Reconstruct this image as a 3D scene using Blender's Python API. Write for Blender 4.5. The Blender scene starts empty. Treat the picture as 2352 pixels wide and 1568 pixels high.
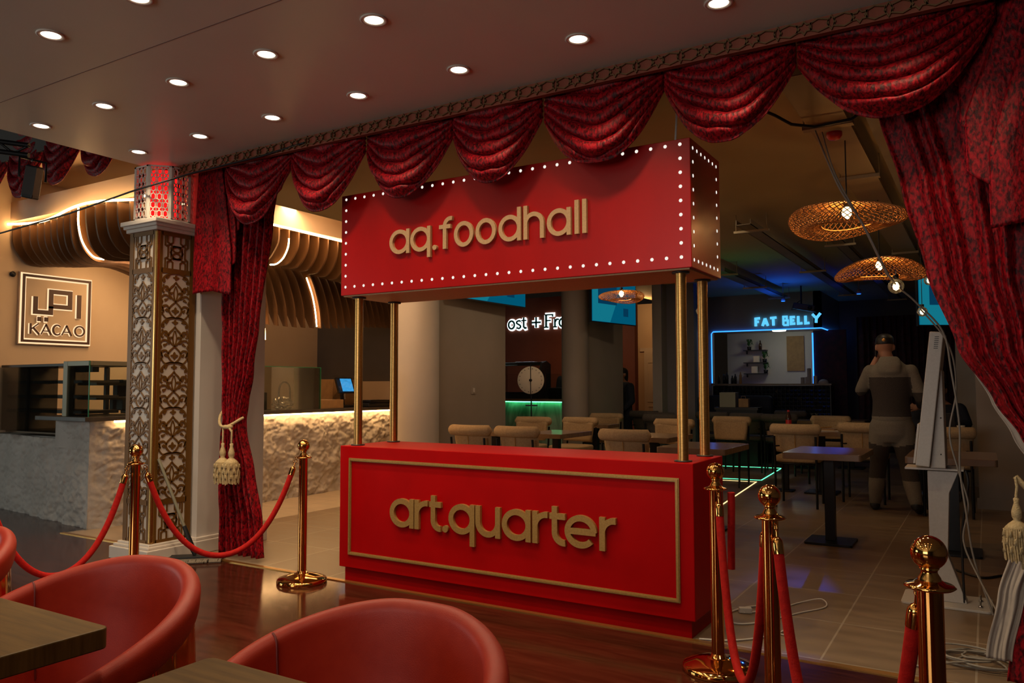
import bpy, math, random
from mathutils import Vector, Matrix, noise

random.seed(11)
SC = bpy.context.scene
COL = SC.collection
PI = math.pi
sin, cos = math.sin, math.cos

# ------------------------------------------------------------------ camera
def set_camera():
    yaw, pitch, roll = 0.5442789, 0.0570540, -0.0015033
    f0 = Vector((-sin(yaw), cos(yaw), 0)); r0 = Vector((cos(yaw), sin(yaw), 0)); u0 = Vector((0, 0, 1))
    f = f0 * cos(pitch) + u0 * sin(pitch); u = u0 * cos(pitch) - f0 * sin(pitch)
    r = r0 * cos(roll) + u * sin(roll); u = u * cos(roll) - r0 * sin(roll)
    cd = bpy.data.cameras.new('camera'); cd.sensor_width = 36.0; cd.lens = 1796.795 / 2352 * 36.0
    cd.clip_start = 0.05; cd.clip_end = 100
    cam = bpy.data.objects.new('camera', cd); COL.objects.link(cam)
    m = Matrix((r, u, -f)).transposed().to_4x4(); m.translation = (3.66631, -3.86389, 1.26709)
    cam.matrix_world = m
    SC.camera = cam
set_camera()

# ------------------------------------------------------------------ world, view
w = bpy.data.worlds.new('world'); SC.world = w; w.use_nodes = True
w.node_tree.nodes['Background'].inputs[0].default_value = (0.30, 0.22, 0.16, 1)
w.node_tree.nodes['Background'].inputs[1].default_value = 0.016
SC.view_settings.view_transform = 'Standard'; SC.view_settings.look = 'None'
SC.view_settings.exposure = 0.0; SC.view_settings.gamma = 1.0; SC.view_settings.use_curve_mapping = False
SC.cycles.max_bounces = 8; SC.cycles.caustics_reflective = False; SC.cycles.caustics_refractive = False
SC.cycles.sample_clamp_indirect = 4.0

def light(kind, name, loc, energy, color, aim=None, **kw):
    d = bpy.data.lights.new(name, kind); d.energy = energy; d.color = color
    for k_, v_ in kw.items(): setattr(d, k_, v_)
    o = bpy.data.objects.new(name, d); COL.objects.link(o); o.location = loc
    if aim is not None:
        o.rotation_euler = (Vector(aim) - Vector(loc)).to_track_quat('-Z', 'Y').to_euler()
    return o

WARM = (1.0, 0.72, 0.47)
AMBER = (1.0, 0.50, 0.16)
# recessed cafe ceiling lamps (openings hidden behind the bulkhead), with added fill lights between
light('AREA', 'cafe_ceiling_lamp', (-4.1, 1.6, 3.40), 19, (1.0, 0.55, 0.22), aim=(-4.3, 1.6, 0), shape='RECTANGLE', size=0.8, size_y=2.4)
light('AREA', 'sign_wall_fill', (-3.5, 0.95, 2.38), 5, (1.0, 0.60, 0.31), aim=(-5.0, 0.85, 2.10), shape='RECTANGLE', size=0.7, size_y=0.4)  # added fill under the canopy, brightens the sign and its wall
light('AREA', 'cafe_ceiling_lamp', (-3.9, 4.2, 3.40), 6, (1.0, 0.56, 0.24), aim=(-3.6, 4.2, 0), shape='RECTANGLE', size=0.6, size_y=1.6)
light('AREA', 'cafe_ceiling_lamp', (-2.3, 2.6, 3.30), 7, (1.0, 0.58, 0.27), aim=(-2.45, 2.4, 0), shape='RECTANGLE', size=0.4, size_y=2.4)
light('AREA', 'stone_side_fill', (-2.0, 2.2, 2.94), 32, (1.0, 0.60, 0.30), aim=(-2.9, 2.0, 0.3), shape='RECTANGLE', size=0.2, size_y=2.2)  # added fill, brightens the stone side and the pale floor strip
light('AREA', 'display_case_fill', (-4.2, 1.5, 2.42), 10, (1.0, 0.60, 0.27), aim=(-4.6, 0.7, 0.9), shape='RECTANGLE', size=0.5, size_y=1.2)  # added fill, lifts the dark display case where the fins block light
# daylight through the shopfront window behind the photographer, plus an added side light
light('AREA', 'window_daylight', (1.2, -8.98, 1.7), 120, (1.0, 0.93, 0.86), aim=(1.0, 0, 1.5), shape='RECTANGLE', size=3.6, size_y=1.8)
light('AREA', 'side_fill_light', (-9.25, -5.2, 1.9), 110, (0.86, 0.97, 0.92), aim=(-1.0, -2.5, 2.9), shape='RECTANGLE', size=3.0, size_y=1.6)  # added from the left to light the ceiling in a neutral tone
# blue wash fittings on the hall ceiling near the bar
light('SPOT', 'blue_wash_lamp', (0.84, 9.3, 2.30), 22, (0.004, 0.085, 1.0), aim=(0.80, 9.2, 3.0), spot_size=2.75, spot_blend=1.0, shadow_soft_size=0.05)
light('SPOT', 'blue_wash_lamp', (2.05, 9.0, 2.45), 2, (0.01, 0.05, 1.0), aim=(2.0, 8.8, 3.0), spot_size=2.3, spot_blend=0.9, shadow_soft_size=0.05)
light('SPOT', 'blue_beam_lamp', (2.05, 9.0, 2.62), 300, (0.01, 0.10, 1.0), aim=(2.38, 3.05, 0.74), spot_size=0.11, spot_blend=1.0, shadow_soft_size=0.03)
light('SPOT', 'blue_beam_lamp', (0.84, 9.45, 2.62), 170, (0.02, 0.14, 1.0), aim=(-0.55, 4.1, 0.74), spot_size=0.10, spot_blend=0.8, shadow_soft_size=0.03)
light('SPOT', 'green_fill_light', (0.9, 6.6, 2.1), 1.3, (0.05, 1.0, 0.35), aim=(0.9, 6.5, 3.0), spot_size=2.5, spot_blend=1.0, shadow_soft_size=0.1)  # added without a fitting, tints the hall ceiling green
# fill lights added under the ceiling to warm the dim hall
for hx, hy, hw in ((-0.7, 4.6, 6.5), (1.3, 3.4, 5.2), (2.6, 4.6, 3.0), (-2.4, 7.6, 10), (0.3, 7.0, 3)):
    light('AREA', 'hall_fill_light', (hx, hy, 2.93), hw, (1.0, 0.74, 0.46), aim=(hx, hy, 0), shape='DISK', size=0.25)
# bar ceiling lamp
light('POINT', 'bar_lamp', (0.35, 11.4, 2.25), 3.2, (0.95, 1.0, 0.60), shadow_soft_size=0.08)
# pantry lamp behind the white door
light('POINT', 'pantry_lamp', (-2.0, 10.4, 2.75), 16, (1.0, 0.55, 0.22), shadow_soft_size=0.1)

# ------------------------------------------------------------------ materials
M = {}
def base(name, color, rough=0.5, metal=0.0, spec=0.5, **kw):
    m = bpy.data.materials.new(name); m.use_nodes = True
    b = m.node_tree.nodes['Principled BSDF']
    b.inputs['Base Color'].default_value = (*color, 1); b.inputs['Roughness'].default_value = rough
    b.inputs['Metallic'].default_value = metal; b.inputs['Specular IOR Level'].default_value = spec
    for k_, v_ in kw.items():
        inp = b.inputs[k_.replace('_', ' ')]
        inp.default_value = (*v_, 1) if isinstance(v_, tuple) else v_
    M[name] = m
    return m

def noisy(name, c1, c2, scale=8.0, rough=0.5, metal=0.0, bump=0.0, bscale=None, detail=4.0, stretch=(1, 1, 1), lo=0.35, hi=0.65, rvar=0.0, distortion=0.0, **kw):
    m = base(name, c1, rough, metal, **kw)
    nt = m.node_tree; N = nt.nodes; L = nt.links; b = N['Principled BSDF']
    tc = N.new('ShaderNodeTexCoord'); mp = N.new('ShaderNodeMapping'); mp.inputs['Scale'].default_value = stretch
    L.new(tc.outputs['Object'], mp.inputs[0])
    n = N.new('ShaderNodeTexNoise'); n.inputs['Scale'].default_value = scale; n.inputs['Detail'].default_value = detail
    n.inputs['Distortion'].default_value = distortion
    L.new(mp.outputs[0], n.inputs['Vector'])
    r = N.new('ShaderNodeValToRGB'); r.color_ramp.elements[0].position = lo; r.color_ramp.elements[1].position = hi
    r.color_ramp.elements[0].color = (*c1, 1); r.color_ramp.elements[1].color = (*c2, 1)
    L.new(n.outputs['Fac'], r.inputs[0]); L.new(r.outputs[0], b.inputs['Base Color'])
    if rvar:
        mr = N.new('ShaderNodeMapRange'); mr.inputs['To Min'].default_value = rough - rvar; mr.inputs['To Max'].default_value = rough + rvar
        L.new(n.outputs['Fac'], mr.inputs[0]); L.new(mr.outputs[0], b.inputs['Roughness'])
    if bump:
        n2 = N.new('ShaderNodeTexNoise'); n2.inputs['Scale'].default_value = bscale or scale * 4; n2.inputs['Detail'].default_value = 5
        L.new(mp.outputs[0], n2.inputs['Vector'])
        bp = N.new('ShaderNodeBump'); bp.inputs['Strength'].default_value = bump; bp.inputs['Distance'].default_value = 0.01
        L.new(n2.outputs['Fac'], bp.inputs['Height']); L.new(bp.outputs[0], b.inputs['Normal'])
    return m

def glow(name, color, strength):
    m = bpy.data.materials.new(name); m.use_nodes = True; nt = m.node_tree
    nt.nodes.remove(nt.nodes['Principled BSDF'])
    e = nt.nodes.new('ShaderNodeEmission'); e.inputs[0].default_value = (*color, 1); e.inputs[1].default_value = strength
    nt.links.new(e.outputs[0], nt.nodes['Material Output'].inputs[0]); M[name] = m
    return m

def tiles(name, c1, c2, grout, sx, sy, ox, oy, rot=0.0, rough=0.35, mortar=0.010):
    m = base(name, c1, rough); nt = m.node_tree; N = nt.nodes; L = nt.links; b = N['Principled BSDF']
    tc = N.new('ShaderNodeTexCoord'); mp = N.new('ShaderNodeMapping')
    mp.inputs['Location'].default_value = (ox, oy, 0); mp.inputs['Rotation'].default_value = (0, 0, rot)
    L.new(tc.outputs['Object'], mp.inputs[0])
    br = N.new('ShaderNodeTexBrick'); br.offset = 0.0; br.squash = 1.0
    br.inputs['Scale'].default_value = 1.0; br.inputs['Brick Width'].default_value = sx; br.inputs['Row Height'].default_value = sy
    br.inputs['Mortar Size'].default_value = mortar / 2; br.inputs['Mortar Smooth'].default_value = 0.1
    br.inputs['Color1'].default_value = (*c1, 1); br.inputs['Color2'].default_value = (*c2, 1); br.inputs['Mortar'].default_value = (*grout, 1)
    L.new(mp.outputs[0], br.inputs['Vector'])
    n = N.new('ShaderNodeTexNoise'); n.inputs['Scale'].default_value = 3.0; n.inputs['Detail'].default_value = 8
    mp2 = N.new('ShaderNodeMapping'); mp2.inputs['Scale'].default_value = (1, 4, 1)
    L.new(tc.outputs['Object'], mp2.inputs[0]); L.new(mp2.outputs[0], n.inputs['Vector'])
    mx = N.new('ShaderNodeMix'); mx.data_type = 'RGBA'; mx.blend_type = 'MULTIPLY'; mx.inputs[0].default_value = 0.5
    L.new(br.outputs['Color'], mx.inputs[6]); L.new(n.outputs['Fac'], mx.inputs[7]); L.new(mx.outputs[2], b.inputs['Base Color'])
    bp = N.new('ShaderNodeBump'); bp.inputs['Strength'].default_value = 0.25; bp.inputs['Distance'].default_value = 0.004; bp.invert = True
    L.new(br.outputs['Fac'], bp.inputs['Height']); L.new(bp.outputs[0], b.inputs['Normal'])
    mr = N.new('ShaderNodeMapRange'); mr.inputs['To Min'].default_value = rough - 0.1; mr.inputs['To Max'].default_value = rough + 0.15
    L.new(n.outputs['Fac'], mr.inputs[0]); L.new(mr.outputs[0], b.inputs['Roughness'])
    return m

def wood(name, c1, c2, rough, stretch, plank=None, scale=3.0, bump=0.02):
    m = noisy(name, c1, c2, scale=scale, rough=rough, stretch=stretch, detail=8, lo=0.3, hi=0.7, bump=bump, bscale=scale * 3, distortion=0.6)
    return m

def dots(name, c1, c2, scale, rough=0.6):
    m = base(name, c1, rough); nt = m.node_tree; N = nt.nodes; L = nt.links; b = N['Principled BSDF']
    tc = N.new('ShaderNodeTexCoord'); v = N.new('ShaderNodeTexVoronoi'); v.inputs['Scale'].default_value = scale; v.inputs['Randomness'].default_value = 0.0
    L.new(tc.outputs['Object'], v.inputs['Vector'])
    r = N.new('ShaderNodeValToRGB'); r.color_ramp.interpolation = 'CONSTANT'
    r.color_ramp.elements[0].color = (*c2, 1); r.color_ramp.elements[1].color = (*c1, 1); r.color_ramp.elements[1].position = 0.28
    L.new(v.outputs['Distance'], r.inputs[0]); L.new(r.outputs[0], b.inputs['Base Color'])
    return m

def glassy(name, tint=(0.9, 1.0, 0.93), refl=0.10, rough=0.02):
    m = bpy.data.materials.new(name); m.use_nodes = True; nt = m.node_tree; N = nt.nodes; L = nt.links
    N.remove(N['Principled BSDF'])
    t = N.new('ShaderNodeBsdfTransparent'); t.inputs[0].default_value = (*tint, 1)
    g = N.new('ShaderNodeBsdfGlossy'); g.inputs['Roughness'].default_value = rough
    fr = N.new('ShaderNodeFresnel'); fr.inputs[0].default_value = 1.45
    ad = N.new('ShaderNodeMath'); ad.operation = 'MULTIPLY_ADD'; ad.inputs[1].default_value = 0.9; ad.inputs[2].default_value = refl * 0.3
    mx = N.new('ShaderNodeMixShader'); L.new(fr.outputs[0], ad.inputs[0]); L.new(ad.outputs[0], mx.inputs[0])
    L.new(t.outputs[0], mx.inputs[1]); L.new(g.outputs[0], mx.inputs[2]); L.new(mx.outputs[0], N['Material Output'].inputs[0])
    M[name] = m
    return m

wood('dark_floor_wood', (0.036, 0.009, 0.004), (0.075, 0.019, 0.009), 0.13, (1.2, 9, 1), bump=0.012)
M['dark_floor_wood'].node_tree.nodes['Principled BSDF'].inputs['Specular IOR Level'].default_value = 0.36
tiles('hall_tile', (0.30, 0.205, 0.125), (0.34, 0.235, 0.145), (0.50, 0.40, 0.29), 0.62, 0.645, 0.13, 0.60, rot=0.0, rough=0.34)
tiles('pale_tile', (0.62, 0.50, 0.37), (0.66, 0.53, 0.40), (0.45, 0.36, 0.28), 0.62, 0.645, 0.13, 0.60, rough=0.4)
base('gold_trim', (0.62, 0.33, 0.09), 0.3, 0.85)
noisy('ceiling_paint', (0.72, 0.82, 0.74), (0.76, 0.86, 0.78), scale=1.2, rough=0.34, bump=0.02, bscale=60, spec=0.35)
noisy('ceiling_dark', (0.44, 0.35, 0.19), (0.48, 0.38, 0.21), scale=1.5, rough=0.8)
noisy('white_paint', (0.60, 0.55, 0.50), (0.66, 0.60, 0.55), scale=2, rough=0.55, bump=0.03, bscale=40)
noisy('beige_paint', (0.56, 0.42, 0.29), (0.60, 0.46, 0.32), scale=2, rough=0.6, bump=0.03, bscale=40)
noisy('hall_paint', (0.34, 0.29, 0.24), (0.38, 0.32, 0.27), scale=1.5, rough=0.65, bump=0.03, bscale=30)
noisy('hall_dark_paint', (0.16, 0.14, 0.15), (0.19, 0.17, 0.17), scale=1.5, rough=0.7)
noisy('rust_paint', (0.26, 0.060, 0.028), (0.31, 0.075, 0.035), scale=2.5, rough=0.6)
noisy('charcoal_paint', (0.075, 0.065, 0.06), (0.095, 0.08, 0.07), scale=2, rough=0.7)
noisy('velvet', (0.045, 0.0007, 0.002), (0.40, 0.003, 0.011), scale=78, rough=0.5, bump=0.5, bscale=60, detail=10, stretch=(1, 1, 0.5), lo=0.38, hi=0.64, distortion=0.5, spec=0.25, Sheen_Weight=0.35, Sheen_Tint=(0.9, 0.04, 0.08), Sheen_Roughness=0.3)
noisy('lining', (0.48, 0.41, 0.35), (0.53, 0.46, 0.39), scale=30, rough=0.8, bump=0.1, bscale=200)
noisy('red_panel', (0.36, 0.0006, 0.001), (0.41, 0.0008, 0.0014), scale=4, rough=0.5, bump=0.02, bscale=90, spec=0.10)
noisy('sign_red', (0.38, 0.0012, 0.001), (0.44, 0.002, 0.0012), scale=4, rough=0.31, bump=0.03, bscale=120, stretch=(1, 1, 0.3), spec=0.48)
noisy('mdf_letter', (0.50, 0.31, 0.15), (0.58, 0.36, 0.18), scale=90, rough=0.6)
noisy('gold_letter', (0.40, 0.235, 0.07), (0.48, 0.29, 0.09), scale=120, rough=0.42, metal=0.5)
noisy('brushed_gold', (0.56, 0.30, 0.085), (0.70, 0.40, 0.13), scale=60, rough=0.34, metal=1.0, stretch=(1, 1, 6))
base('polished_gold', (0.74, 0.36, 0.10), 0.08, 1.0)
base('old_gold', (0.17, 0.095, 0.035), 0.5, 0.3)
base('lattice_gold', (0.17, 0.074, 0.012), 0.45, 0.2, 0.35)
noisy('column_white', (0.62, 0.55, 0.48), (0.68, 0.60, 0.53), scale=3, rough=0.5)
glow('bulb_white', (1.0, 0.94, 0.85), 0.95)
noisy('rope_velvet', (0.34, 0.004, 0.003), (0.44, 0.007, 0.004), scale=50, rough=0.75, bump=0.2, bscale=160, spec=0.2, Sheen_Weight=0.3, Sheen_Tint=(1, 0.12, 0.08))
noisy('cream_cord', (0.50, 0.36, 0.17), (0.62, 0.47, 0.25), scale=120, rough=0.75, bump=0.4, bscale=150)
noisy('rock', (0.47, 0.43, 0.385), (0.57, 0.52, 0.47), scale=3, rough=0.85, bump=0.5, bscale=24, detail=9)
noisy('dark_stone', (0.055, 0.045, 0.038), (0.085, 0.07, 0.055), scale=12, rough=0.35)
noisy('brown_stone', (0.16, 0.11, 0.065), (0.20, 0.14, 0.085), scale=12, rough=0.4)
noisy('fin_mdf', (0.085, 0.036, 0.010), (0.11, 0.048, 0.014), scale=20, rough=0.6, stretch=(1, 1, 0.2))
glow('led_amber', (1.0, 0.56, 0.22), 34.0)
glow('led_amber_line', (1.0, 0.62, 0.30), 14.0)
glow('led_blue', (0.02, 0.19, 1.0), 3.4)
glow('led_green', (0.10, 1.0, 0.42), 3.0)
glow('led_yellow', (1.0, 0.70, 0.30), 1.9)
glow('led_green_strong', (0.08, 1.0, 0.35), 9.0)
glow('downlight_disc', (1.0, 0.82, 0.62), 6.0)
glow('red_core', (1.0, 0.012, 0.012), 1.1)
glow('fat_letter', (0.10, 0.52, 1.0), 1.25)
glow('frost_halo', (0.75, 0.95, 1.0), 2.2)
base('frost_face', (0.02, 0.16, 0.17), 0.5)
glow('filament', (1.0, 0.62, 0.25), 14.0)
glow('white_lamp', (1.0, 0.97, 0.9), 3.0)
glassy('clear_glass', (0.93, 0.97, 0.93), 0.10)
glassy('bulb_glass', (1.0, 0.97, 0.92), 0.35, 0.12)
base('green_edge', (0.02, 0.22, 0.10), 0.2, 0, 0.5)
base('black_metal', (0.012, 0.012, 0.013), 0.4, 0.4)
base('black_plastic', (0.010, 0.010, 0.011), 0.45)
base('dark_frame', (0.04, 0.035, 0.032), 0.4, 0.3)
base('grey_green_metal', (0.27, 0.25, 0.17), 0.45, 0.2)
noisy('red_leather', (0.32, 0.018, 0.006), (0.35, 0.022, 0.007), scale=30, rough=0.46, bump=0.10, bscale=420, spec=0.34)
base('leather_seam', (0.14, 0.008, 0.006), 0.6)
noisy('table_wood', (0.062, 0.033, 0.008), (0.11, 0.060, 0.016), scale=5, rough=0.42, stretch=(1.0, 12, 1), detail=9, bump=0.03, bscale=30, spec=0.2)
noisy('hall_table_wood', (0.20, 0.125, 0.075), (0.26, 0.165, 0.10), scale=6, rough=0.2, stretch=(1, 10, 1), detail=8)
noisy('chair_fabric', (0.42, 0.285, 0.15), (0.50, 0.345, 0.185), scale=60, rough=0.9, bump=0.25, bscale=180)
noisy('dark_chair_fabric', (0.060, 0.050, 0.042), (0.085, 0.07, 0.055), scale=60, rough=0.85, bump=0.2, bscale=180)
base('piping', (0.50, 0.26, 0.06), 0.7)
noisy('rattan', (0.42, 0.19, 0.055), (0.56, 0.27, 0.09), scale=40, rough=0.6)
base('cable_white', (0.62, 0.58, 0.54), 0.5)
base('cable_grey', (0.30, 0.27, 0.23), 0.5)
noisy('stand_white', (0.58, 0.54, 0.49), (0.62, 0.58, 0.53), scale=80, rough=0.5, bump=0.05, bscale=300)
dots('perforated', (0.36, 0.27, 0.15), (0.02, 0.015, 0.01), 32)
noisy('tray_metal', (0.30, 0.23, 0.13), (0.35, 0.27, 0.15), scale=6, rough=0.5, metal=0.2)
noisy('beam_paint', (0.20, 0.165, 0.12), (0.24, 0.20, 0.14), scale=3, rough=0.7)
noisy('dark_velvet', (0.018, 0.002, 0.003), (0.055, 0.004, 0.006), scale=10, rough=0.8, bump=0.2)
base('bar_black_tile', (0.012, 0.012, 0.013), 0.06)
base('screen_back', (0.015, 0.02, 0.025), 0.4)
noisy('green_marble', (0.10, 0.16, 0.11), (0.45, 0.52, 0.42), scale=3, rough=0.3, detail=8, stretch=(1, 1, 0.4), distortion=2.0)
base('steel', (0.42, 0.42, 0.42), 0.28, 1.0)
base('skin', (0.42, 0.20, 0.12), 0.55)
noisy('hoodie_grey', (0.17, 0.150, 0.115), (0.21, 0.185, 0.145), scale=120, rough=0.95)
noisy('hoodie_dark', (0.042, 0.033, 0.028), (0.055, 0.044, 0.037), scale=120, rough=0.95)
noisy('navy_cloth', (0.010, 0.012, 0.022), (0.016, 0.018, 0.03), scale=50, rough=0.9)
base('cap_black', (0.012, 0.011, 0.011), 0.5)
base('hair_black', (0.006, 0.005, 0.004), 0.5)
base('cap_logo', (0.65, 0.32, 0.08), 0.4, 0.3)
noisy('kraft', (0.34, 0.19, 0.08), (0.42, 0.24, 0.10), scale=14, rough=0.7)
base('door_white', (0.62, 0.54, 0.46), 0.5)
base('leaf_green', (0.03, 0.11, 0.025), 0.6)
base('mop_yarn', (0.20, 0.16, 0.12), 0.95)
base('bottle_red', (0.55, 0.02, 0.015), 0.4)
base('cola', (0.05, 0.02, 0.012), 0.1)
glassy('plastic_film', (0.92, 0.92, 0.92), 0.5, 0.15)
glow('screen_cyan', (0.0, 0.17, 0.31), 0.5)
glow('screen_deep', (0.003, 0.07, 0.16), 0.5)
glow('screen_bright', (0.01, 0.30, 0.42), 0.55)
glow('tablet_blue', (0.05, 0.40, 0.85), 1.1)
base('letter_brown', (0.055, 0.018, 0.010), 0.5)
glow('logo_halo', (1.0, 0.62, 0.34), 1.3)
base('paper', (0.7, 0.62, 0.5), 0.8)

# ------------------------------------------------------------------ mesh builder
class MB:
    def __init__(s): s.v = []; s.f = []; s.m = []; s.s = []
    def add(s, vs, fs, m=0, smooth=False):
        o = len(s.v); s.v.extend(tuple(v) for v in vs)
        for f in fs: s.f.append(tuple(i + o for i in f)); s.m.append(m); s.s.append(smooth)
        return s
    def box(s, c, d, rz=0.0, m=0, mat4=None):
        hx, hy, hz = d[0] / 2, d[1] / 2, d[2] / 2
        vs = []
        for z in (-hz, hz):
            for x, y in ((-hx, -hy), (hx, -hy), (hx, hy), (-hx, hy)):
                if mat4 is not None: p = mat4 @ Vector((x, y, z)); vs.append((p.x + c[0], p.y + c[1], p.z + c[2]))
                else: vs.append((c[0] + x * cos(rz) - y * sin(rz), c[1] + x * sin(rz) + y * cos(rz), c[2] + z))
        return s.add(vs, [(3, 2, 1, 0), (4, 5, 6, 7), (0, 1, 5, 4), (1, 2, 6, 5), (2, 3, 7, 6), (3, 0, 4, 7)], m)
    def lo(s, a, b, m=0):
        return s.box([(a[i] + b[i]) / 2 for i in range(3)], [abs(b[i] - a[i]) for i in range(3)], m=m)
    def lathe(s, prof, c=(0, 0, 0), seg=32, m=0, mat4=None, smooth=True):
        vs = []; fs = []; n = len(prof)
        for i in range(seg):
            a = 2 * PI * i / seg
            for r, z in prof:
                p = Vector((r * cos(a), r * sin(a), z))
                if mat4 is not None: p = mat4 @ p
                vs.append((p.x + c[0], p.y + c[1], p.z + c[2]))
        for i in range(seg):
            j = (i + 1) % seg
            for k in range(n - 1): fs.append((i * n + k, j * n + k, j * n + k + 1, i * n + k + 1))
        s.add(vs, fs, m, smooth)
        if prof[0][0] > 1e-5: s.add([vs[i * n] for i in range(seg)][::-1], [tuple(range(seg))], m)
        if prof[-1][0] > 1e-5: s.add([vs[i * n + n - 1] for i in range(seg)], [tuple(range(seg))], m)
        return s
    def tube(s, pts, r, seg=8, closed=False, m=0, caps=True):
        P = [Vector(p) for p in pts]; n = len(P); vs = []; fs = []
        t0 = (P[1] - P[0]).normalized()
        nrm = t0.orthogonal().normalized()
        for i in range(n):
            if closed: t = (P[(i + 1) % n] - P[i - 1])
            else: t = (P[min(i + 1, n - 1)] - P[max(i - 1, 0)])
            if t.length < 1e-9: t = t0.copy()
            t.normalize()
            nrm = (nrm - t * nrm.dot(t))
            if nrm.length < 1e-6: nrm = t.orthogonal()
            nrm.normalize(); b = t.cross(nrm)
            rr = r[i] if isinstance(r, (list, tuple)) else r
            for k in range(seg):
                a = 2 * PI * k / seg
                vs.append(P[i] + nrm * (rr * cos(a)) + b * (rr * sin(a)))
        for i in range(n if closed else n - 1):
            j = (i + 1) % n
            for k in range(seg):
                l = (k + 1) % seg
                fs.append((i * seg + k, i * seg + l, j * seg + l, j * seg + k))
        s.add(vs, fs, m, True)
        if caps and not closed:
            s.add(vs[:seg][::-1], [tuple(range(seg))], m); s.add(vs[-seg:], [tuple(range(seg))], m)
        return s
    def grid(s, fn, nu, nv, m=0, cu=False, smooth=True):
        vs = [fn(i / (nu if cu else nu - 1), j / (nv - 1)) for i in range(nu) for j in range(nv)]
        fs = []
        for i in range(nu if cu else nu - 1):
            k = (i + 1) % nu
            for j in range(nv - 1): fs.append((i * nv + j, k * nv + j, k * nv + j + 1, i * nv + j + 1))
        return s.add(vs, fs, m, smooth)
    def prism(s, poly, d0, d1, fr, m=0, smooth=False):
        n = len(poly)
        vs = [fr(x, y, d0) for x, y in poly] + [fr(x, y, d1) for x, y in poly]
        fs = [tuple(range(n)), tuple(range(2 * n - 1, n - 1, -1))] + [(i, n + i, n + (i + 1) % n, (i + 1) % n) for i in range(n)]
        return s.add(vs, fs, m, smooth)
    def stroke(s, pts, wd, d0, d1, fr, closed=False, m=0, caps=True):
        """flat strip along 2D points, width wd (number or list), between depths d0 (back) and d1 (front)"""
        n = len(pts); L = []; R = []
        for i in range(n):
            p1 = pts[i]; p0 = pts[i - 1] if (closed or i > 0) else None; p2 = pts[(i + 1) % n] if (closed or i < n - 1) else None
            ds = []
            for a, b in ((p0, p1), (p1, p2)):
                if a is None or b is None: continue
                l = math.hypot(b[0] - a[0], b[1] - a[1])
                if l > 1e-9: ds.append(((b[0] - a[0]) / l, (b[1] - a[1]) / l))
            if not ds: ds = [(1.0, 0.0)]
            tx, ty = sum(d[0] for d in ds), sum(d[1] for d in ds); l = math.hypot(tx, ty)
            if l < 1e-6: tx, ty = ds[0]; l = 1.0
            nx, ny = -ty / l, tx / l
            k = 1 / max(0.45, abs(nx * -ds[0][1] + ny * ds[0][0]))
            h = (wd[i] if isinstance(wd, (list, tuple)) else wd) / 2 * k
            L.append((pts[i][0] + nx * h, pts[i][1] + ny * h)); R.append((pts[i][0] - nx * h, pts[i][1] - ny * h))
        vs = []
        for i in range(n): vs += [fr(*L[i], d1), fr(*R[i], d1), fr(*L[i], d0), fr(*R[i], d0)]
        fs = []
        for i in range(n if closed else n - 1):
            a = 4 * i; b = 4 * ((i + 1) % n)
            fs += [(a, a + 1, b + 1, b), (a + 2, b + 2, b + 3, a + 3), (a, b, b + 2, a + 2), (a + 1, a + 3, b + 3, b + 1)]
        if not closed and caps: fs += [(0, 2, 3, 1), (4 * n - 4, 4 * n - 3, 4 * n - 1, 4 * n - 2)]
        return s.add(vs, fs, m)
    def build(s, name, mats, parent=None, at=(0, 0, 0), bevel=0.0, solid=0.0, subs=0, seg=2):
        me = bpy.data.meshes.new(name)
        me.from_pydata([(v[0] - at[0], v[1] - at[1], v[2] - at[2]) for v in s.v], [], s.f)
        for mm in (mats if isinstance(mats, (list, tuple)) else [mats]): me.materials.append(M[mm])
        me.polygons.foreach_set('material_index', s.m); me.polygons.foreach_set('use_smooth', s.s)
        me.update()
        o = bpy.data.objects.new(name, me); COL.objects.link(o)
        if parent is not None: o.parent = parent
        else: o.location = at
        if solid:
            md = o.modifiers.new('solidify', 'SOLIDIFY'); md.thickness = solid; md.offset = 0
        if bevel:
            md = o.modifiers.new('bevel', 'BEVEL'); md.width = bevel; md.segments = seg; md.limit_method = 'ANGLE'; md.angle_limit = 0.6
        if subs:
            md = o.modifiers.new('subsurf', 'SUBSURF'); md.levels = subs; md.render_levels = subs
        return o

def tag(o, label=None, cat=None, group=None, kind=None):
    if label: o['label'] = label
    if cat: o['category'] = cat
    if group: o['group'] = group
    if kind: o['kind'] = kind
    return o
def thing(name, label, cat, loc=(0, 0, 0), rz=0.0, group=None):
    o = bpy.data.objects.new(name, None); COL.objects.link(o); o.empty_display_size = 0.1
    o.location = loc; o.rotation_euler = (0, 0, rz)
    return tag(o, label, cat, group)
def struct(o): o['kind'] = 'structure'; return o
def copy_tree(root, loc, rz, label, group=None, parent=None):
    def cp(o, par):
        c = o.copy(); COL.objects.link(c)
        if par is not None: c.parent = par
        for ch in [x for x in KIDS.get(o.name, [])]: cp(ch, c)
        return c
    r = cp(root, None); r.location = loc; r.rotation_euler = (0, 0, rz)
    r['label'] = label
    if group: r['group'] = group
    return r
KIDS = {}
def register(root):
    KIDS[root.name] = list(root.children)
    for c in root.children: register(c)
def XZ(y, sgn=-1):        # face looking to -y: local depth d comes out towards -y
    return lambda a, b, d: (a, y + sgn * d, b)
def YZ(x, sgn=1):         # face looking to +x (a runs along y)
    return lambda a, b, d: (x + sgn * d, a, b)
def arc(cx, cy, rx, ry, a0, a1, n=24):
    return [(cx + rx * cos(math.radians(a0 + (a1 - a0) * i / n)), cy + ry * sin(math.radians(a0 + (a1 - a0) * i / n))) for i in range(n + 1)]
def lerp(a, b, t): return a + (b - a) * t
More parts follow.
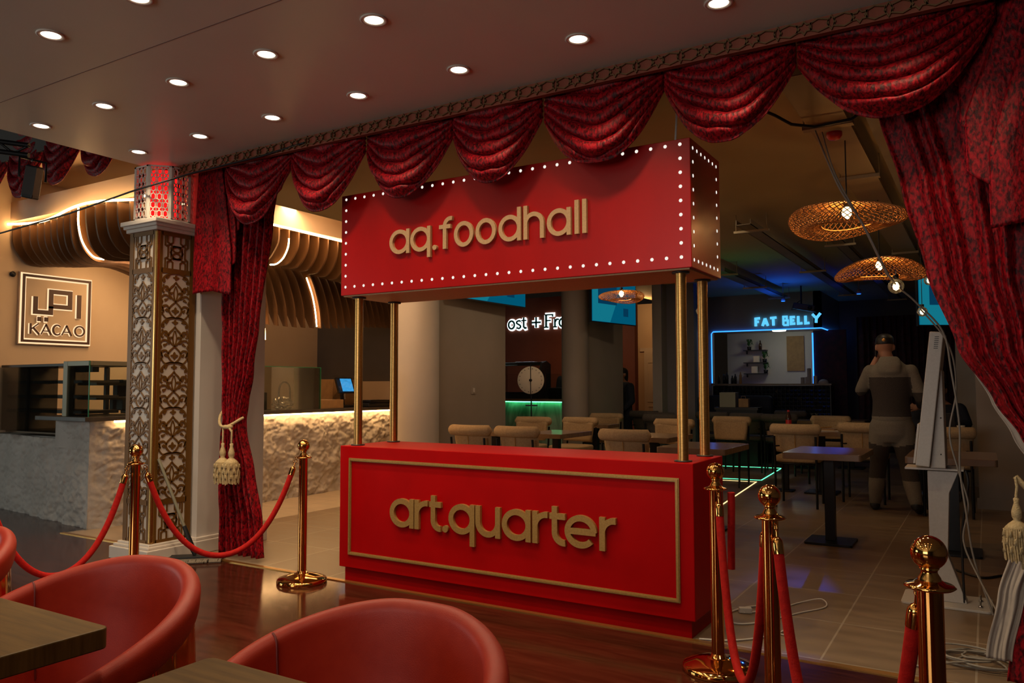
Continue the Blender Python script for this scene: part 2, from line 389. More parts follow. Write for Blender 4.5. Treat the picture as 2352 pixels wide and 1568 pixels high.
def interp(tab, z):
    tab = sorted(tab)
    if z <= tab[0][0]: return tab[0][1]
    for (a, va), (b, vb) in zip(tab, tab[1:]):
        if z <= b:
            t = (z - a) / (b - a); t = t * t * (3 - 2 * t) * 0.5 + t * 0.5
            return va + (vb - va) * t
    return tab[-1][1]

# ================================================================== THE SETTING
def sbox(name, a, b, m, bevel=0.0, parent=None):
    c = [(a[i] + b[i]) / 2 for i in range(3)]
    o = MB().lo(a, b).build(name, m, parent, at=(0, 0, 0), bevel=bevel)
    if parent is None: struct(o)
    return o
CZ = 2.944                                    # front ceiling height
sbox('floor', (-9, -8.8, -0.1), (7, 0.0, 0.0), 'dark_floor_wood')
sbox('floor.001', (-2.22, 0.0, -0.1), (7, 14, 0.0), 'hall_tile')
sbox('floor.002', (-3.25, 0.0, -0.1), (-2.22, 14, 0.0), 'pale_tile')
sbox('floor.003', (-9, 0.0, -0.1), (-3.25, 14, 0.0), 'dark_floor_wood')
sbox('trim_1', (-3.25, -0.018, 0.0), (6, 0.018, 0.006), 'gold_trim')
sbox('ceiling', (-1.78, -8.8, CZ), (7, -0.13, CZ + 0.08), 'ceiling_paint')
# board joints on the front ceiling
jm = MB()
for yy in (-1.55, -2.75): jm.lo((-1.78, yy - 0.002, CZ - 0.0008), (7, yy + 0.002, CZ + 0.001))
struct(jm.build('trim_2', 'hall_dark_paint'))
sbox('ceiling.001', (-1.95, -0.02, 2.965), (7, 14, 3.05), 'ceiling_dark')
sbox('ceiling.002', (-7, 0.2, 3.46), (-1.95, 9, 3.52), 'beige_paint')
sbox('wall_hall_step', (-1.97, 0.2, 2.965), (-1.94, 9, 3.46), 'beige_paint')
sbox('wall_attic', (-9, 0.0, 3.46), (7, 0.2, 4.2), 'charcoal_paint')
sbox('ceiling.003', (-9, -8.8, 4.2), (7, 0.2, 4.28), 'charcoal_paint')
wl = MB(); wl.lo((-9.1, -8.8, 0), (-9, 0.2, 1.0)); wl.lo((-9.1, -8.8, 2.8), (-9, 0.2, 4.2)); wl.lo((-9.1, -8.8, 1), (-9, -6.8, 2.8)); wl.lo((-9.1, -3.6, 1), (-9, 0.2, 2.8)); struct(wl.build('wall_front_left', 'charcoal_paint'))
sbox('wall_front_right', (7, -8.8, 0), (7.1, 14, 4.2), 'hall_dark_paint')
# wall behind the photographer, with the shopfront window
wb = MB()
for a, b in (((-9, 0), (-0.7, 4.2)), ((3.1, 0), (7, 4.2)), ((-0.7, 0), (3.1, 0.75)), ((-0.7, 2.65), (3.1, 4.2))):
    wb.lo((a[0], -8.85, a[1]), (b[0], -8.7, b[1]))
struct(wb.build('wall_back', 'charcoal_paint'))
wf = MB()
for xx in (-0.7, 0.25, 1.2, 2.15, 3.1): wf.lo((xx - 0.04, -8.74, 0.75), (xx + 0.04, -8.66, 2.65))
for zz in (0.75, 1.4, 2.05, 2.65): wf.lo((-0.7, -8.74, zz - 0.035), (3.1, -8.66, zz + 0.035))
struct(wf.build('window_1', 'black_metal'))
wf = MB()
for yy in (-6.8, -6.0, -5.2, -4.4, -3.6): wf.lo((-9.08, yy - 0.04, 1.0), (-9.02, yy + 0.04, 2.8))
for zz in (1.0, 1.6, 2.2, 2.8): wf.lo((-9.08, -6.8, zz - 0.035), (-9.02, -3.6, zz + 0.035))
struct(wf.build('added_window', 'black_metal'))  # unseen window, added to go with the side fill light
# cafe room on the left
wl = MB(); wl.lo((-5.15, 0.86, 0), (-5.0, 4.75, 0.80)); wl.lo((-5.15, 0.1, 0.80), (-5.0, 4.75, 3.46)); struct(wl.build('wall_cafe_left', 'beige_paint'))
sbox('wall_cafe_back', (-5.15, 4.75, 0), (-1.97, 4.9, 3.46), 'charcoal_paint')
sbox('wall_cafe_splash', (-4.99, 4.70, 0.9), (-2.4, 4.75, 1.34), 'beige_paint')
# white pier left of the big opening
sbox('wall_pier', (-1.70, 0.04, 0), (-1.50, 0.67, 2.965), 'white_paint')
bb = MB(); bb.lo((-1.72, 0.012, 0), (-1.47, 0.70, 0.10)); bb.lo((-1.71, 0.022, 0.10), (-1.482, 0.688, 0.125))
struct(bb.build('baseboard_pier', 'column_white', bevel=0.006))
# round column with wall panel, twice
for (cx, cy, r, x1, y0, y1) in ((-2.12, 3.50, 0.27, -1.95, 3.5, 5.24), (-1.60, 6.66, 0.20, -1.45, 6.66, 8.12)):
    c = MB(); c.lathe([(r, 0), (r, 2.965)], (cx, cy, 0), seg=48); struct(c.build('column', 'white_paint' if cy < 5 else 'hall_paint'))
    sbox('wall_panel', (x1 - 0.35, y0, 0), (x1, y1, 2.965), 'hall_paint')
sbox('wall_frost', (-7, 9.2, 0), (-1.68, 9.35, 2.965), 'rust_paint')
sbox('wall_pantry', (-3.4, 11.4, 0), (-1.1, 11.5, 2.965), 'beige_paint')
sbox('wall_pantry_side', (-1.06, 8.45, 0), (-0.90, 10.9, 2.965), 'hall_paint')
sbox('wall_purple', (-0.90, 8.70, 0), (-0.43, 8.85, 2.965), 'hall_dark_paint')
# bar bulkhead
bw = MB()
bw.lo((-1.30, 10.9, 2.30), (1.17, 11.05, 2.965)); bw.lo((-1.30, 10.9, 0), (-0.80, 11.05, 2.30)); bw.lo((1.05, 10.9, 2.30), (1.17, 13.0, 2.965))
struct(bw.build('wall_bar', 'hall_paint'))
sbox('wall_bar_back', (-0.9, 12.3, 0), (1.0, 12.4, 2.6), 'white_paint')
sbox('ceiling.004', (-0.9, 11.05, 2.34), (1.05, 12.4, 2.40), 'white_paint')
sbox('wall_bar_velvet', (0.93, 11.5, 0), (1.5, 11.55, 2.296), 'dark_velvet')
sbox('wall_far', (1.0, 13.0, 0), (7, 13.1, 2.965), 'charcoal_paint')
sbox('wall_right', (3.57, 5.62, 0), (6.9, 5.80, 2.965), 'hall_paint')
sbox('wall_right_pier', (3.34, 7.6, 0), (3.62, 7.8, 2.965), 'hall_paint')
sbox('baseboard_right', (3.55, 5.595, 0), (6.9, 5.62, 0.11), 'hall_paint')
sbox('trim_3', (3.15, 0.4, 2.72), (3.42, 13, 2.965), 'beam_paint')      # boxed beam along the ceiling
# cornice above the swags: dark board with a pierced star band
co = MB().lo((-1.76, -0.16, 2.868), (7, -0.125, CZ)).build('trim_4', 'red_panel' if False else 'rust_paint')
struct(co)
fw = MB(); fr = XZ(-0.16)
px = 0.235
for i in range(25):
    x0 = -1.70 + i * px; zc = 2.906; hh = 0.030
    st = []
    for k in range(12):
        rr = hh if k % 2 == 0 else hh * 0.58
        a = PI / 6 * k; st.append((x0 + rr * 1.25 * sin(a), zc + rr * cos(a)))
    fw.stroke(st, 0.006, 0.0, 0.012, fr, closed=True)
    for sx in (1, -1):
        fw.stroke([(x0 + sx * 0.030, zc + 0.016), (x0 + sx * 0.062, zc + 0.030), (x0 + sx * 0.105, zc + 0.018), (x0 + sx * 0.105, zc - 0.018), (x0 + sx * 0.062, zc - 0.030), (x0 + sx * 0.030, zc - 0.016)], 0.006, 0, 0.012, fr, closed=True)
    fw.stroke([(x0 + px / 2, zc + 0.032), (x0 + px / 2 + 0.018, zc), (x0 + px / 2, zc - 0.032), (x0 + px / 2 - 0.018, zc)], 0.005, 0, 0.012, fr, closed=True)
fo = fw.build('fretwork', 'old_gold', co); fo['label'] = 'gold pierced star band'

# ---------------------------------------------------------------- downlights
def downlight(x, y, label):
    t = thing('downlight', label, 'ceiling light', (x, y, CZ), 0, 'recessed downlights in the white ceiling')
    MB().lathe([(0.062, 0.0), (0.064, -0.004), (0.058, -0.007), (0.044, -0.004), (0.043, 0.0)], seg=32).build('bezel', 'column_white', t)
    MB().lathe([(0.0, -0.0015), (0.043, -0.0015), (0.043, -0.0005), (0.0, -0.0005)], seg=32).build('lens', 'downlight_disc', t)
    l = light('SPOT', 'downlight_beam', (x, y, CZ - 0.02), 29, (1.0, 0.75, 0.47), aim=(x, y, 0), spot_size=2.15, spot_blend=0.9, shadow_soft_size=0.04)
    return t
ORD = ['first', 'second', 'third', 'fourth', 'fifth', 'sixth', 'seventh', 'eighth', 'ninth']
rows = [(-0.535, 'in the row along the swags', [-1.467, -0.792, -0.095, 0.614, 1.324, 2.029, 2.714, 3.41]),
        (-1.20, 'in the middle ceiling row', [-1.485, -0.793, -0.096, 0.605, 1.317, 2.02]),
        (-1.885, 'in the ceiling row nearest the camera', [-0.801, -0.101, 0.584, 1.30])]
for y, where, xs in rows:
    for i, x in enumerate(xs):
        downlight(x, y, 'round warm downlight, %s from left %s' % (ORD[i], where))
for y in (-2.58, -3.28, -3.98, -4.68, -5.4):
    for x in (-1.4, -0.7, 0.0, 0.7, 1.4, 2.1, 2.8, 3.5, 4.2):
        t = thing('downlight', 'round warm recessed downlight behind the camera', 'ceiling light', (x, y, CZ), 0, 'recessed downlights behind the camera')
        MB().lathe([(0.0, -0.0015), (0.043, -0.0015), (0.062, -0.004), (0.062, 0.0)], seg=20).build('lens', 'downlight_disc', t)
for y in (-3.2, -4.6):
    for x in (-0.5, 1.2, 2.9):
        light('SPOT', 'downlight_beam', (x, y, CZ - 0.02), 32, (1.0, 0.75, 0.47), aim=(x, y, 0), spot_size=2.5, spot_blend=0.9, shadow_soft_size=0.08)

# ================================================================== KIOSK (red stall with sign box)
KW, KD = 2.392, 0.514
kiosk = thing('kiosk', 'red stall with a tall sign box held up on four gold posts', 'kiosk', (KW / 2, KD / 2, 0))
ko = (KW / 2, KD / 2, 0)
MB().lo((0, 0, 0.093), (KW, KD, 0.877)).build('counter_box', 'red_panel', kiosk, ko, bevel=0.004)
MB().lo((0.028, 0.028, 0.0), (KW - 0.028, KD - 0.028, 0.093)).build('plinth', 'red_panel', kiosk, ko)
def frame_moulding():
    m = MB(); fr = XZ(0.0)
    x0, x1, z0, z1 = 0.092, 2.308, 0.187, 0.790
    pts = [(x0, z0), (x1, z0), (x1, z1), (x0, z1)]
    m.stroke(pts, 0.020, 0.0, 0.008, fr, closed=True)
    m.stroke(pts, 0.010, 0.007, 0.013, fr, closed=True)
    return m
o = frame_moulding().build('frame_moulding', 'gold_letter', kiosk, ko); o['label'] = 'thin gold rectangular moulding'
SB0, SB1 = 1.872, 2.545
MB().lo((-0.01, 0.0, SB0), (KW + 0.008, KD, SB1)).build('sign_box', 'sign_red', kiosk, ko, bevel=0.003)
MB().lo((0.004, 0.012, SB0 - 0.008), (KW - 0.008, KD - 0.012, SB0)).build('sign_underside', 'mdf_letter', kiosk, ko)
for x, y in ((0.085, 0.075), (2.315, 0.075), (0.085, 0.44), (2.315, 0.44)):
    p = MB().lathe([(0.028, 0.877), (0.028, SB0)], (x, y, 0), seg=32).build('post', 'brushed_gold', kiosk, ko)
    f = MB()
    f.lathe([(0.0, 0.884), (0.046, 0.884), (0.046, 0.877), (0.0, 0.877)], (x, y, 0), seg=28); f.build('flange', 'dark_frame', p, ko)
    f = MB(); f.lathe([(0.0, SB0 - 0.018), (0.046, SB0 - 0.018), (0.046, SB0 - 0.008), (0.0, SB0 - 0.008)], (x, y, 0), seg=28); f.build('flange', 'dark_frame', p, ko)
def bulb(c, axis):
    mm = Matrix.Rotation(PI / 2, 4, 'X') if axis == 'y' else Matrix.Rotation(PI / 2, 4, 'Y')
    MB().lathe([(0.0, 0.0026), (0.006, 0.0022), (0.0090, 0.0010), (0.0095, 0.0)], c, seg=14, mat4=mm).build('bulb', 'bulb_white', kiosk, ko)
bx0, bx1, bz0, bz1 = 0.030, 2.346, 1.928, 2.517
for i in range(30):
    x = lerp(bx0, bx1, i / 29); bulb((x, 0, bz0), 'y'); bulb((x, 0, bz1), 'y')
for j in range(1, 8):
    z = lerp(bz0, bz1, j / 8); bulb((bx0, 0, z), 'y'); bulb((bx1, 0, z), 'y')
for i in range(7):
    y = lerp(0.042, 0.452, i / 6); bulb((KW + 0.008, y, 1.915), 'x'); bulb((KW + 0.008, y, 2.500), 'x')
for j in range(1, 8):
    z = lerp(1.915, 2.500, j / 8); bulb((KW + 0.008, 0.042, z), 'x'); bulb((KW + 0.008, 0.452, z), 'x')

def letter_strokes(ch, x0, x1, zb, xh, asc, desc, w):
    """list of (points, closed) in the vertical plane; strokes keep inside [x0,x1] x [zb, zb+xh]"""
    h = w / 2; cx, cz = (x0 + x1) / 2, zb + xh / 2; rx, rz = (x1 - x0) / 2 - h, xh / 2 - h
    ring = lambda a, b, c_, d: (arc(a, b, c_, d, 0, 360, 40)[:-1], True)
    V = lambda x, a, b: ([(x, a), (x, b)], False)
    if ch == 'o': return [ring(cx, cz, rx, rz)]
    if ch in 'aqd':
        t = {'a': V(x1 - h, zb, zb + xh), 'q': V(x1 - h, zb - desc, zb + xh), 'd': V(x1 - h, zb, zb + asc)}[ch]
        return [ring(cx, cz, rx, rz), t]
    if ch == 'l': return [V(cx, zb, zb + asc)]
    if ch == 'h': return [V(x0 + h, zb, zb + asc), (arc(cx, zb + xh - h - rx, rx, rx, 180, 0, 24) + [(x1 - h, zb)], False)]
    if ch == '.': return [('dot', cx, zb + h * 1.25, h * 1.25)]
    if ch == 'f':
        sx = x0 + (x1 - x0) * 0.42; r_ = x1 - h - sx
        return [([(sx, zb), (sx, zb + asc - h - r_)] + arc(sx + r_, zb + asc - h - r_, r_, r_, 180, 75, 14), False), ([(x0, zb + xh - h * 1.5), (x1 - h, zb + xh - h * 1.5)], False)]
    if ch == 'r':
        r_ = (x1 - x0 - h) * 0.86
        return [V(x0 + h, zb, zb + xh), (arc(x0 + h + r_, zb + xh - h - r_, r_, r_, 180, 92, 16) + [(x1, zb + xh - h)], False)]
    if ch == 't':
        sx = x0 + (x1 - x0) * 0.32; r_ = (x1 - h * 0.6) - sx
        return [([(sx, zb + asc), (sx, zb + h + r_)] + arc(sx + r_, zb + h + r_, r_, r_, 180, 280, 14), False), ([(x0, zb + xh - h * 1.1), (x1, zb + xh - h * 1.1)], False)]
    if ch == 'u': return [([(x0 + h, zb + xh)] + arc(cx, zb + h + rx, rx, rx, 180, 360, 24), False), V(x1 - h, zb, zb + xh)]
    if ch == 'e': return [([(x0 + h, cz), (x1 - h * 0.4, cz)], False), (arc(cx, cz, rx, rz, 0, 318, 40), False)]
    return []
def word(items, zb, xh, ascs, desc, w, depth, mname, parent):
    fr = XZ(0.0)
    for i, (ch, a, b) in enumerate(items):
        m = MB(); k = 0
        for s_ in letter_strokes(ch, a, b, zb, xh, ascs.get(ch, 0), desc, w):
            if s_[0] == 'dot': m.prism(arc(s_[1], s_[2], s_[3], s_[3], 0, 360, 24)[:-1], 0.0, depth, fr)
            else: m.stroke(s_[0], w, 0.0, depth + 0.0003 * k, fr, closed=s_[1])
            k += 1
        m.build('letter', mname, parent, ko)
TOP = [('a', .422, .584), ('q', .591, .749), ('.', .762, .8), ('f', .816, .915), ('o', .928, 1.069), ('o', 1.085, 1.229), ('d', 1.247, 1.4), ('h', 1.417, 1.551), ('a', 1.57, 1.721), ('l', 1.745, 1.770), ('l', 1.792, 1.817)]
word(TOP, 2.106, 0.156, {'f': .198, 'd': .196, 'h': .196, 'l': .190}, 0.040, 0.0255, 0.02, 'mdf_letter', kiosk)
BOT = [('a', .441, .63), ('r', .637, .737), ('t', .75, .837), ('.', .845, .893), ('q', .894, 1.08), ('u', 1.087, 1.257), ('a', 1.269, 1.459), ('r', 1.47, 1.567), ('t', 1.579, 1.676), ('e', 1.673, 1.865), ('r', 1.88, 1.975)]
word(BOT, 0.394, 0.177, {'t': .212}, 0.064, 0.033, 0.02, 'gold_letter', kiosk)
# white suspension wire from the ceiling to the sign box
o = MB().tube([(2.25, 0.20, SB1), (2.27, 0.21, 2.965)], 0.006, 8).build('suspension_wire', 'cable_white', None, at=(2.25, 0.20, SB1))
tag(o, 'thin white wire holding the red sign box from the ceiling', 'wire')

# ================================================================== SWAGS AND CURTAINS
def swag_mesh(x0, x1, zt, mL, mR, zb, y, seed, n=5.6):
    W_ = x1 - x0
    def fn(u, v):
        a = abs(2 * u - 1)
        shp = 1 - a ** (1.25 + 1.15 * v)
        side = lerp(mL, mR, u)
        ze = zt - (v ** 0.9) * (zt - side); zm = zt - (v ** 0.80) * (zt - zb)
        z = ze + (zm - ze) * shp
        wob = noise.noise(Vector((u * 2.5 + seed, v * 2.0, seed * 1.7))) * 0.16 + noise.noise(Vector((u * 6 + seed, v * 7.0, seed))) * 0.05
        ph = n * (v ** 0.85) + wob * n * 0.5
        fold = abs(sin(PI * ph)) ** 0.5
        x = x0 + W_ * u + 0.02 * W_ * sin(2 * PI * u) * (v) * 0.5
        amp = 0.014 + 0.105 * shp ** 0.7 * (0.45 + 0.55 * v) * (1.0 if v < 0.88 else max(0.25, 1 - (v - 0.88) * 8))
        yy = y - fold * amp - 0.045 * shp * v
        z += 0.008 * sin(2 * PI * ph) * shp + noise.noise(Vector((u * 14, v * 14, seed * 3))) * 0.003
        return (x, yy, z)
    return MB().grid(fn, 64, 84)
def swag(x0, x1, zt, mL, mR, zb, y, seed, label, group):
    at = ((x0 + x1) / 2, y, zt)
    o = swag_mesh(x0, x1, zt, mL, mR, zb, y, seed).build('curtain_swag', 'velvet', None, at=at, solid=0.006)
    return tag(o, label, 'curtain', group)
J = [-1.12, -0.42, 0.26, 0.955, 1.575, 2.29, 2.945, 3.75]
Mz = [2.86, 2.815, 2.775, 2.765, 2.755, 2.79, 2.77, 2.82]
Bz = [2.425, 2.43, 2.44, 2.44, 2.45, 2.455, 2.45]
SW = ['dark red velvet swag falling over the left tied curtain', 'dark red velvet swag just left of the red sign box', 'dark red velvet swag over the left end of the red sign box', 'dark red velvet swag over the letters of the sign box', 'dark red velvet swag over the right half of the sign box', 'dark red velvet swag between the sign box and the cable tray', 'dark red velvet swag meeting the right tied curtain']
for i in range(7):
    swag(J[i] + 0.003, J[i + 1] - 0.003, 2.935, Mz[i], Mz[i + 1], Bz[i], -0.045 - 0.012 * (i % 2), i + 1.3, SW[i], 'red velvet swags across the opening')
LS = [(-5.2, -4.45, 3.05, 'leftmost dark velvet swag above the cafe counter'), (-4.42, -3.82, 3.06, 'dark velvet swag behind the hanging spotlight above the cafe'), (-3.80, -3.20, 3.10, 'dark velvet swag in the middle above the cafe sign'), (-3.18, -2.56, 3.09, 'dark velvet swag above the cafe nearest the latticed column')]
for i, (a, b, zb, lab) in enumerate(LS):
    swag(a, b, 3.78, 3.42, 3.42, zb, 0.06, 20 + i * 1.7, lab, 'red velvet swags above the cafe')

def pleats(zs, left, right, y, n, amp, seed, bunch=1.0):
    nz = len(zs)
    z0, z1 = zs[0], zs[-1]
    def fn(u, v):
        z = lerp(z0, z1, v)
        xl, xr = interp(left, z), interp(right, z)
        wob = noise.noise(Vector((u * 3, z * 0.9, seed))) * 0.35
        ph = u * n + wob
        wd = xr - xl
        f = sin(2 * PI * ph) + 0.35 * sin(4 * PI * ph + 1.1)
        a = amp * min(1.6, 0.35 / max(0.16, wd)) ** 0.5
        x = xl + wd * (u + 0.010 * sin(2 * PI * u * n * 0.5 + seed))
        return (x, y + a * f + 0.010 * noise.noise(Vector((u * 9, z * 5, seed + 3))), z)
    return fn
# left tied curtain
cl = thing('tied_curtain', 'long dark red velvet curtain tied back beside the white pier', 'curtain', (-1.08, 0.1, 0.0), 0, None)
L_ = [(2.93, -1.39), (2.2, -1.33), (1.9, -1.325), (1.55, -1.305), (1.2, -1.270), (1.02, -1.245), (0.9, -1.28), (0.65, -1.315), (0.3, -1.31), (0.02, -1.31)]
R_ = [(2.93, -0.72), (2.5, -0.80), (2.1, -0.855), (1.7, -0.905), (1.4, -0.965), (1.15, -1.03), (1.02, -1.055), (0.9, -1.035), (0.65, -0.965), (0.3, -0.875), (0.02, -0.84)]
MB().grid(pleats([2.93, 0.03], L_, R_, 0.10, 7, 0.034, 2.2), 150, 110).build('drape', 'velvet', cl, (-1.08, 0.1, 0), solid=0.006)
# cascade of folds (jabot) at the top left of it
def jabot(hem, xs_top, ztop, y0, dy):
    n = len(hem)
    def fn(u, v):
        t = u * (n - 1); i = min(int(t), n - 2); f = t - i
        x = lerp(hem[i][0], hem[i + 1][0], f); zh = lerp(hem[i][1], hem[i + 1][1], f)
        xt = lerp(xs_top[0], xs_top[1], u) ; xt = lerp(xt, x, 0.55)
        vv = v ** 1.0
        z = lerp(ztop, zh, vv)
        y = y0 + dy * t + 0.010 * sin(u * 23) * (1 - vv) - 0.012 * sin(PI * f)
        return (lerp(xt, x, min(1, vv * 1.5)), y, z)
    return MB().grid(fn, (n - 1) * 14 + 1, 50)
jl = [(x_ + 0.035, z_) for x_, z_ in [(-1.545, 1.975), (-1.33, 1.985), (-1.135, 1.944), (-1.335, 2.045), (-1.112, 2.19), (-1.305, 2.335), (-1.105, 2.437), (-1.27, 2.516), (-1.094, 2.60), (-1.24, 2.68)]]
o = jabot(jl, (-1.42, -1.10), 2.93, -0.030, 0.010).build('curtain_cascade', 'velvet', None, at=(-1.3, 0, 2.93), solid=0.004)
tag(o, 'zigzag cascade of red velvet hanging over the left tied curtain', 'curtain', 'velvet cascades')
# right tied curtain
cr = thing('tied_curtain', 'wide dark red velvet curtain with pale lining tied back on the right', 'curtain', (3.9, 0.08, 0.0))
Lr = [(2.93, 3.22), (2.54, 3.285), (2.16, 3.375), (1.78, 3.460), (1.43, 3.570), (1.2, 3.70), (1.05, 3.79), (0.86, 3.905), (0.75, 3.93)]
Rr = [(2.93, 4.70), (2.2, 4.55), (1.6, 4.38), (1.1, 4.2), (0.86, 4.12), (0.75, 4.10)]
MB().grid(pleats([2.93, 0.78], Lr, Rr, 0.08, 12, 0.034, 5.1), 200, 100).build('drape', 'velvet', cr, (3.9, 0.08, 0), solid=0.006)
Ll = [(1.55, 3.56), (1.35, 3.612), (1.2, 3.680), (1.05, 3.755), (0.86, 3.86), (0.75, 3.885)]
MB().grid(pleats([1.55, 0.76], Ll, [(1.55, 3.8), (0.75, 4.05)], 0.125, 5, 0.012, 1.0), 60, 40).build('lining', 'lining', cr, (3.9, 0.08, 0), solid=0.003)
Ld = [(0.80, 3.90), (0.72, 3.81), (0.6, 3.735), (0.4, 3.68), (0.15, 3.630), (0.02, 3.62)]
Rd = [(0.80, 4.05), (0.6, 3.84), (0.4, 3.775), (0.15, 3.725), (0.02, 3.715)]
MB().grid(pleats([0.80, 0.13], Ld, Rd, 0.02, 1.2, 0.005, 8.0), 60, 60).build('lining_tail', 'lining', cr, (3.9, 0.08, 0), solid=0.003)['label'] = 'pale turned-out lining'
Ld2 = [(0.80, 3.98), (0.6, 3.83), (0.4, 3.765), (0.15, 3.715), (0.02, 3.70)]
Rd2 = [(0.80, 4.12), (0.6, 4.25), (0.3, 4.4), (0.02, 4.5)]
MB().grid(pleats([0.80, 0.03], Ld2, Rd2, 0.075, 8, 0.026, 9.0), 110, 50).build('drape_tail', 'velvet', cr, (3.9, 0.08, 0), solid=0.005)
jr = [(4.30, 1.85), (4.05, 1.93), (3.83, 1.94), (3.704, 1.924), (3.815, 2.03), (3.624, 2.175), (3.75, 2.29), (3.604, 2.392), (3.705, 2.484), (3.586, 2.58), (3.665, 2.655), (3.60, 2.72)]
o = jabot(jr, (4.35, 3.62), 2.93, -0.060, 0.008).build('curtain_cascade', 'velvet', None, at=(3.9, 0, 2.93), solid=0.004)
tag(o, 'zigzag cascade of red velvet hanging over the right tied curtain', 'curtain', 'velvet cascades')

# ---------------------------------------------------------------- tie backs with tassels
def tassel(m, x, y, z, k=1.0, fringe_seed=0):
    m.tube([(x, y, z), (x + 0.004, y - 0.004, z - 0.05 * k), (x, y - 0.002, z - 0.10 * k)], 0.007 * k, 8)
    m.lathe([(0.004 * k, 0.0), (0.014 * k, -0.01 * k), (0.011 * k, -0.03 * k), (0.017 * k, -0.05 * k), (0.024 * k, -0.075 * k), (0.022 * k, -0.10 * k), (0.015 * k, -0.115 * k), (0.026 * k, -0.125 * k), (0.038 * k, -0.135 * k), (0.052 * k, -0.150 * k), (0.052 * k, -0.160 * k), (0.0, -0.165 * k)], (x, y, z - 0.10 * k), seg=20)
    rnd = random.Random(fringe_seed)
    for i in range(34):
        a = 2 * PI * i / 34; r0, r1 = 0.050 * k, (0.058 + rnd.uniform(-0.004, 0.006)) * k
        zz = z - 0.255 * k; ln = (0.155 + rnd.uniform(-0.012, 0.012)) * k
        m.tube([(x + r0 * cos(a), y + r0 * sin(a), zz), (x + r1 * cos(a), y + r1 * sin(a), zz - ln * 0.5), (x + (r1 - 0.003) * cos(a + .1), y + (r1 - 0.003) * sin(a + .1), zz - ln)], 0.0055 * k, 5)
    for i in range(9):
        for j in range(3):
            a = 2 * PI * (i + 0.5 * j) / 9; r = 0.060 * k
            m.lathe([(0.0, 0.014 * k), (0.006 * k, 0.010 * k), (0.005 * k, 0.002 * k), (0.011 * k, -0.018 * k), (0.0, -0.018 * k)], (x + r * cos(a), y + r * sin(a), z - (0.275 + 0.04 * j) * k), seg=7)
def tieback(label, loc, loop, tas, k=1.0):
    t = thing('curtain_tieback', label, 'tieback', loc, 0, None)
    m = MB(); m.tube(loop, 0.011, 8)
    for i in range(len(loop) - 1): pass
    m.build('cord', 'cream_cord', t, loc)
    for q, (x, y, z) in enumerate(tas):
        mt = MB(); tassel(mt, x, y, z, k, q); mt.build('tassel', 'cream_cord', t, loc)
    return t
lp = []
for i in range(19):
    a = PI * 1.12 - (PI * 1.10) * i / 18
    lp.append((-1.15 + 0.115 * cos(a), 0.075 - 0.085 * max(-0.1, sin(a)), (1.085 if i < 9 else 1.085 - 0.045 * (i - 9) / 9) - (0.115 - (0.0 if i < 9 else 0.045 * (i - 9) / 9)) * max(0, sin(a)) ** 1.2))
tl = tieback('cream rope tieback with two tassels round the left curtain', (-1.12, 0.0, 0.97), lp, [(-1.125, -0.035, 0.955), (-1.03, -0.035, 0.955)], 0.94)
kn = MB()
for q in range(3): kn.lathe([(0.0, 0.016), (0.022, 0.012), (0.026, 0.0), (0.022, -0.012), (0.0, -0.016)], (-1.115 + 0.020 * q, -0.02, 0.972), seg=12)
kn.tube([(-1.13, -0.03, 0.97), (-1.125, -0.035, 0.94)], 0.008, 6); kn.tube([(-1.07, -0.03, 0.97), (-1.03, -0.035, 0.94)], 0.008, 6)
kn.build('knot', 'cream_cord', tl, (-1.12, 0.0, 0.97))
tieback('cream rope tieback with tassels hanging at the right picture edge', (3.78, -0.06, 0.85), [(4.10, 0.0, 0.86), (3.95, -0.06, 0.83), (3.86, -0.09, 0.82), (3.80, -0.09, 0.845), (3.755, -0.08, 0.90)], [(3.755, -0.095, 0.90), (3.815, -0.07, 0.86)], 0.80)

# ================================================================== LATTICE COLUMN
cxx, cyy, hs = -1.723, -0.143, 0.1665
lc = thing('lattice_column', 'square column clad in pierced gold arabesque over white with a red lit lantern top', 'column', (cxx, cyy, 0))
la = (cxx, cyy, 0)
pm = MB(); pm.box((cxx, cyy, 0.045), (2 * hs + 0.13, 2 * hs + 0.13, 0.09)); pm.box((cxx, cyy, 0.10), (2 * hs + 0.09, 2 * hs + 0.09, 0.02)); pm.box((cxx, cyy, 0.117), (2 * hs + 0.05, 2 * hs + 0.05, 0.018))
pm.build('plinth', 'column_white', lc, la, bevel=0.005)
MB().box((cxx, cyy, 1.28), (2 * hs - 0.014, 2 * hs - 0.014, 2.32)).build('core', 'column_white', lc, la)
cm = MB()
for z, e, h in ((2.445, 0.045, 0.03), (2.470, 0.075, 0.025), (2.497, 0.105, 0.035)): cm.box((cxx, cyy, z), (2 * hs + e, 2 * hs + e, h))
cm.build('capital', 'column_white', lc, la, bevel=0.006)

